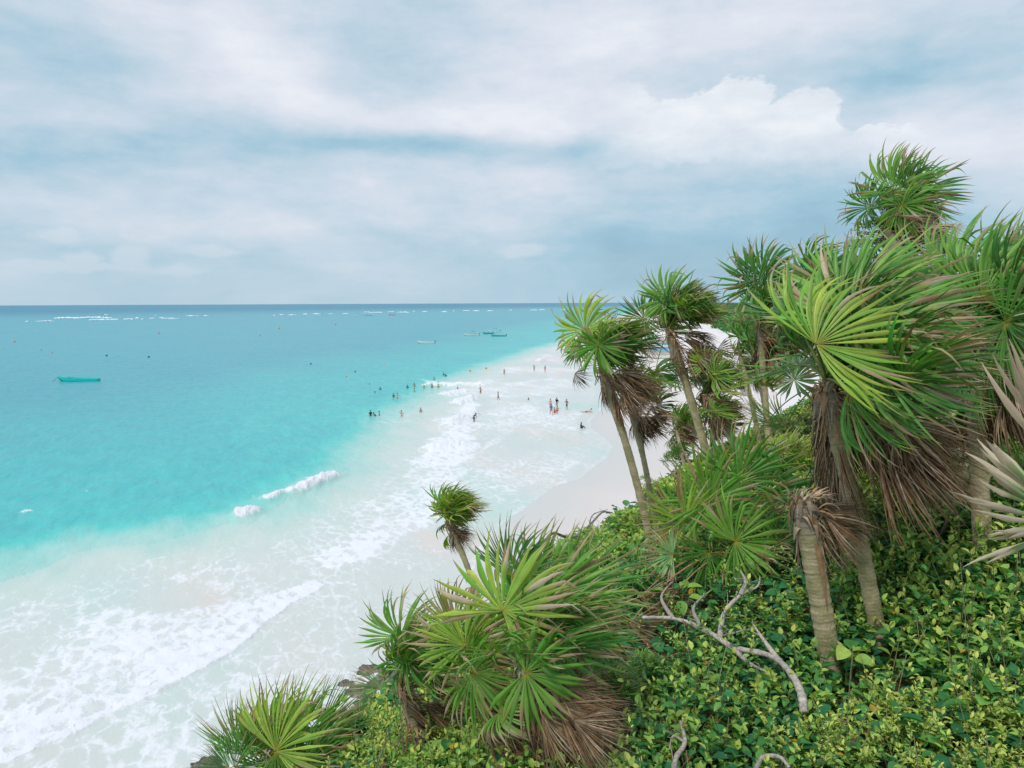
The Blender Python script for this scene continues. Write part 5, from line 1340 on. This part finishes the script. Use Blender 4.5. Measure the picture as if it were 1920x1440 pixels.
def boat(label, px, py, length, yaw, hull, inner, bottom, canopy=None, motor=True, group=None, land=False, heel=0, line=False):
    c = sea_pt(px, py); z = beach_z(c[0], c[1]) if land else 0
    if land: c = sea_pt(px, py, z)
    root = empty('boat', (c[0], c[1], z + (0.0 if not land else 0.30)))
    tag(root, label, 'boat', group)
    root.rotation_euler = (R_(heel), 0, R_(yaw))
    mh, mi, mb_ = boat_mats(hull, inner, bottom)
    L_ = length; bw = 0.21 * L_ if L_ < 8.5 else 1.75; hw = bw / 2
    n = 22; u = np.linspace(0, 1, n)               # bow at -X
    xs = -L_ / 2 + u * L_
    wtop = hw * np.clip(np.sin(np.clip(u / 0.62, 0, 1) * math.pi / 2) ** 0.75, 0.02, 1) * (1 - 0.16 * sstep(u, 0.65, 1))
    sheer = 0.55 + 0.55 * (1 - u) ** 2.6 + 0.03 * u
    keel = -0.28 + 0.75 * np.clip(1 - u / 0.16, 0, 1) ** 1.5
    def ring(f_w, zf): return np.stack([xs, wtop * f_w, keel + (sheer - keel) * zf], 1)
    flip = lambda A: A * np.array([1, -1, 1])
    prof = [(0.02, 0.0), (0.62, 0.10), (0.86, 0.32)]
    rows = [ring(*q) for q in prof]
    G = np.stack([flip(r) for r in rows[::-1]] + rows[1:], 1)
    B1 = MB(); B1.grid(G); obj('bottom', B1.mesh('bottom', mb_), root)
    prof2 = [(0.862, 0.32), (0.94, 0.62), (1.0, 1.0)]
    B2 = MB()
    for s_ in (1, -1):
        rr_ = [ring(*q) * np.array([1, s_, 1]) for q in prof2]
        B2.grid(np.stack(rr_, 1))
        B2.grid(np.stack([ring(1.0, 1.0) * np.array([1, s_, 1]), ring(0.90, 1.02) * np.array([1, s_, 1])], 1))
    e = lambda A: A[-1]
    tr = [e(ring(1.0, 1.0)), e(ring(.94, .62)), e(ring(.86, .32)), e(ring(.02, 0))]
    B2.add([tr[0], tr[1], tr[1] * [1, -1, 1], tr[0] * [1, -1, 1], tr[2], tr[2] * [1, -1, 1], tr[3], tr[3] * [1, -1, 1]], [[0, 1, 2, 3], [1, 4, 5, 2], [4, 6, 7, 5]])
    obj('hull', B2.mesh('hull', mh), root)
    B3 = MB()
    fl = ring(0.78, 0.45); B3.grid(np.stack([flip(fl), fl], 1))
    for s_ in (1, -1):
        B3.grid(np.stack([ring(0.90, 1.0) * np.array([1, s_, 1]), fl * np.array([1, s_, 1])], 1))
    m_ = ring(0.97, 1.01)[:6]; B3.grid(np.stack([flip(m_), m_], 1))          # foredeck
    obj('interior', B3.mesh('interior', mi), root)
    for k, uu in enumerate((0.42, 0.60, 0.78)):
        i = int(uu * (n - 1)); Bt = MB(); Bt.box((xs[i], 0, sheer[i] - 0.14), (0.28, wtop[i] * 1.76, 0.06)); obj('bench', Bt.mesh('bench', mh if k % 2 else mi, False), root)
    if motor:
        Bm = MB(); Bm.box((L_ / 2 + 0.12, 0, 0.95), (0.36, 0.34, 0.42)); Bm.box((L_ / 2 + 0.1, 0, 0.35), (0.16, 0.14, 0.85)); Bm.box((L_ / 2 + 0.15, 0, -0.1), (0.34, 0.06, 0.05))
        obj('outboard_motor', Bm.mesh('outboard_motor', flat('motor black', (0.02, 0.03, 0.05), 0.4), False), root)
    if canopy:
        Bc = MB(); cx = 0.1 * L_
        for sx in (-0.9, 0.9):
            for sy in (-hw * .8, hw * .8): Bc.tube([(cx + sx, sy, 0.5), (cx + sx, sy, 2.15)], 0.03, 6)
        obj('canopy_frame', Bc.mesh('canopy_frame', flat('pole metal', (0.5, 0.5, 0.5))), root)
        Bc = MB(); yy = np.linspace(-hw * .95, hw * .95, 7); xx = np.linspace(cx - 1.15, cx + 1.15, 6)
        top_ = np.array([[(a, b2, 2.2 + 0.14 * (1 - (b2 / hw) ** 2)) for b2 in yy] for a in xx])
        Bc.grid(top_); Bc.grid(top_ - np.array([0, 0, 0.04]))
        obj('canopy', Bc.mesh('canopy', flat('canopy blue', (0.03, 0.22, 0.55))), root)
    if line:
        Bl = MB(); a = np.array([-L_ / 2, 0, 0.95]); b2 = np.array([-L_ / 2 - 1.7, 0.2, -0.05]); Bl.tube(bez(a, (a + b2) / 2 - UP * 0.15, b2, 8), 0.035, 5)
        obj('mooring_line', Bl.mesh('mooring_line', flat('rope', (0.05, 0.07, 0.07))), root)
    return root
SB = 'boats moored offshore'
boat('long open turquoise boat moored alone on the left with its line running into the water', 147.5, 714.5, 9.3, -3, TEAL, TEAL, DRK, motor=False, group=SB, line=True)
boat('white open boat, nearest of the boats in the bay', 799, 643.5, 7.6, -4, WHT, WHT, AQ, group=SB)
boat('white boat with a blue canopy, left of the cluster in the bay', 884, 629, 8.2, 3, WHT, WHT, AQ, canopy=True, group=SB)
boat('teal boat at the back left of the cluster in the bay', 915, 626, 6.5, 30, AQ, WHT, AQ, group=SB)
boat('teal boat with a blue canopy behind the cluster in the bay', 926, 622.5, 7.5, 10, WHT, AQ, AQ, canopy=True, group=SB)
boat('teal and white boat at the right of the cluster in the bay', 935, 630.5, 7.8, 8, AQ, WHT, AQ, group=SB)
boat('white boat far out in front of the reef surf', 672, 592.6, 11, 0, WHT, WHT, AQ, canopy=True, group=SB)
boat('turquoise boat far out, right of the far white one', 690, 592, 10, 0, TEAL, TEAL, AQ, group=SB)
boat('red boat far out close to the surf', 735, 590.8, 9.5, 0, REDB, WHT, REDB, group=SB)
boat('white boat farthest left among the far boats', 603, 593, 11, 0, WHT, WHT, BLU, canopy=True, group=SB)
boat('pale boat near the shore left of the palms', 1060, 597.2, 9, 0, WHT, WHT, CREAM, group=SB)
boat('blue boat whose bow shows left of the first ridge palm', 1070, 610, 8, 0, BLU, WHT, BLU, group=SB)
for k, (px, py, hl, nn_) in enumerate([(1242, 672.5, WHT, LB), (1240, 666, CREAM, LB), (1241, 660.5, LB, WHT), (1238, 655.5, BLU, WHT), (1240, 651.5, WHT, LB), (1236, 648, BLU, LB)]):
    boat(['white boat at the front of the beached row, rusty bottom', 'cream boat second from the front of the beached row', 'light blue boat third from the front of the beached row', 'bright blue boat fourth in the beached row',
          'white boat next to last in the beached row', 'blue boat at the very back of the beached row'][k], px, py, 8.6, 1 + k % 3, hl, nn_, CREAM if k % 2 == 0 else WHT, motor=(k % 2 == 0), group='boats drawn up on the sand', land=True)

# ------------------------------------------------------------------ buoys
def buoy(label, px, py, r, c, group='mooring buoys'):
    q = sea_pt(px, py); r = r * (0.8 if c != 'orange' else 0.9)
    root = empty('buoy', (q[0], q[1], 0)); tag(root, label, 'buoy', group)
    mb = MB(); mb.ball((0, 0, r * 0.35), r, n=14); obj('float', mb.mesh('float', flat('buoy ' + c, dict(orange=(0.85, 0.22, 0.05), red=(0.65, 0.12, 0.10), blue=(0.02, 0.15, 0.42), cream=(0.85, 0.50, 0.30))[c], 0.5)), root)
    mb = MB(); th = np.linspace(0, 2 * math.pi, 12); mb.tube(np.stack([r * .25 * np.cos(th), 0 * th, r * 1.5 + r * .25 * np.sin(th)], 1), r * .07, 5, cap=False)
    obj('ring', mb.mesh('ring', flat('buoy ring', (0.2, 0.2, 0.2))), root)
for px, py, r, c, lb in [(881.5, 696, .30, 'orange', 'left one of the two bright orange balls off the bathers'), (911.5, 691.5, .32, 'orange', 'right one of the two bright orange balls off the bathers'), (720, 684, .30, 'cream', 'faded orange float left of the two bright ones'),
                         (27, 641, .50, 'orange', 'tall orange buoy at the far left edge'), (77, 657, .33, 'red', 'red buoy above the moored turquoise boat'), (98, 662, .30, 'red', 'small dull red buoy right of the red one above the boat'), (200, 667.5, .42, 'blue', 'left one of two dark blue buoys right of the turquoise boat'),
                         (279, 670, .42, 'blue', 'right one of two dark blue buoys right of the turquoise boat'), (298, 625.5, .60, 'red', 'red buoy far out below the longest surf lines'), (583, 683, .35, 'blue', 'dark blue buoy alone in mid water'), (523, 616, .70, 'orange', 'orange buoy far out in mid water'),
                         (488, 629.5, .40, 'red', 'small red buoy left of the far orange one'), (629, 609, .70, 'orange', 'orange buoy farthest out toward the reef'), (569.5, 651, .30, 'cream', 'tiny cream buoy in mid water'), (666, 697.5, .28, 'blue', 'dark buoy left of the bathers'), (650, 706.5, .22, 'orange', 'tiny orange buoy left of the bathers')]:
    buoy(lb, px, py, r, c)

# ------------------------------------------------------------------ far coast: a strip of trees behind the beach
rg = np.random.default_rng(5)
mb = MB()
inner = [(60, 60), (72, 110), (84, 180), (98, 280), (128, 480), (170, 760), (260, 1250), (420, 2000), (1500, 7500)]
In = np.array(inner, float)
for k in range(900):
    f = rg.random() ** 0.7 * (len(In) - 1); i = min(int(f), len(In) - 2); q = In[i] + (In[i + 1] - In[i]) * (f - i)
    w = rg.random() ** 1.3 * 60
    q = q + np.array([w, 0]) + rg.normal(0, 3, 2)
    R0 = rg.uniform(2.2, 4.8); hh_ = rg.uniform(2.0, 6.5) * (0.6 + 0.4 * min(1, w / 12))
    n = 46
    dirs = nrm(rg.normal(0, 1, (n, 3)))
    ps = np.array([q[0], q[1], 1.2 + hh_ * 0.55]) + dirs * rg.uniform(0.5, 1, (n, 1)) * np.array([R0, R0, hh_ * 0.6])
    ps[:, 2] = np.clip(ps[:, 2], 0.8, None)
    place_leaves(mb, ps, rg.uniform(0, 6.28, n), rg.normal(0.3, 0.6, n), rg.normal(0, 0.6, n), rg.uniform(1.0, 2.4, n), leaf_colours(rg, n, np.full(n, 0.2)), 0.8, 3)
ex = np.linspace(0, 1, 40)
rows = []
tt = np.linspace(0, len(In) - 1, 260)
ix_ = np.minimum(tt.astype(int), len(In) - 2); fr_ = (tt - ix_)[:, None]
cl0 = In[ix_] * (1 - fr_) + In[ix_ + 1] * fr_
far_ = np.linalg.norm(cl0, axis=1)
XX = cl0[:, 0][:, None] + (ex[None, :] ** 1.6) * (60 + 0.9 * far_[:, None]) - 1.0
YY = np.repeat(cl0[:, 1][:, None], 40, 1)
ZZ = (0.6 + 7.5 * sstep(ex[None, :] * np.ones_like(XX), 0, 0.35)) * (1 + 0.22 * snoise(XX, YY, 71, 5, 0.12))
m_wood, t_, p_ = mat('far woodland', 0.95, 0.05)
g_ = t_.new('ShaderNodeNewGeometry')
t_.put(p_.inputs['Base Color'], t_.ramp(t_.noise(g_.outputs['Position'], 0.35, 6, 0.65), [(0.35, (0.02, 0.07, 0.025)), (0.65, (0.07, 0.17, 0.04))]))
Bw = MB(); Bw.grid(np.stack([XX, YY, ZZ], -1)); tag(obj('coastal_land', Bw.mesh('coastal_land', m_wood)), kind='structure')
tag(obj('coastal_trees', mb.mesh('coastal_trees', m_leaf)), 'far strip of dark green trees behind the beach', 'trees', kind='stuff')
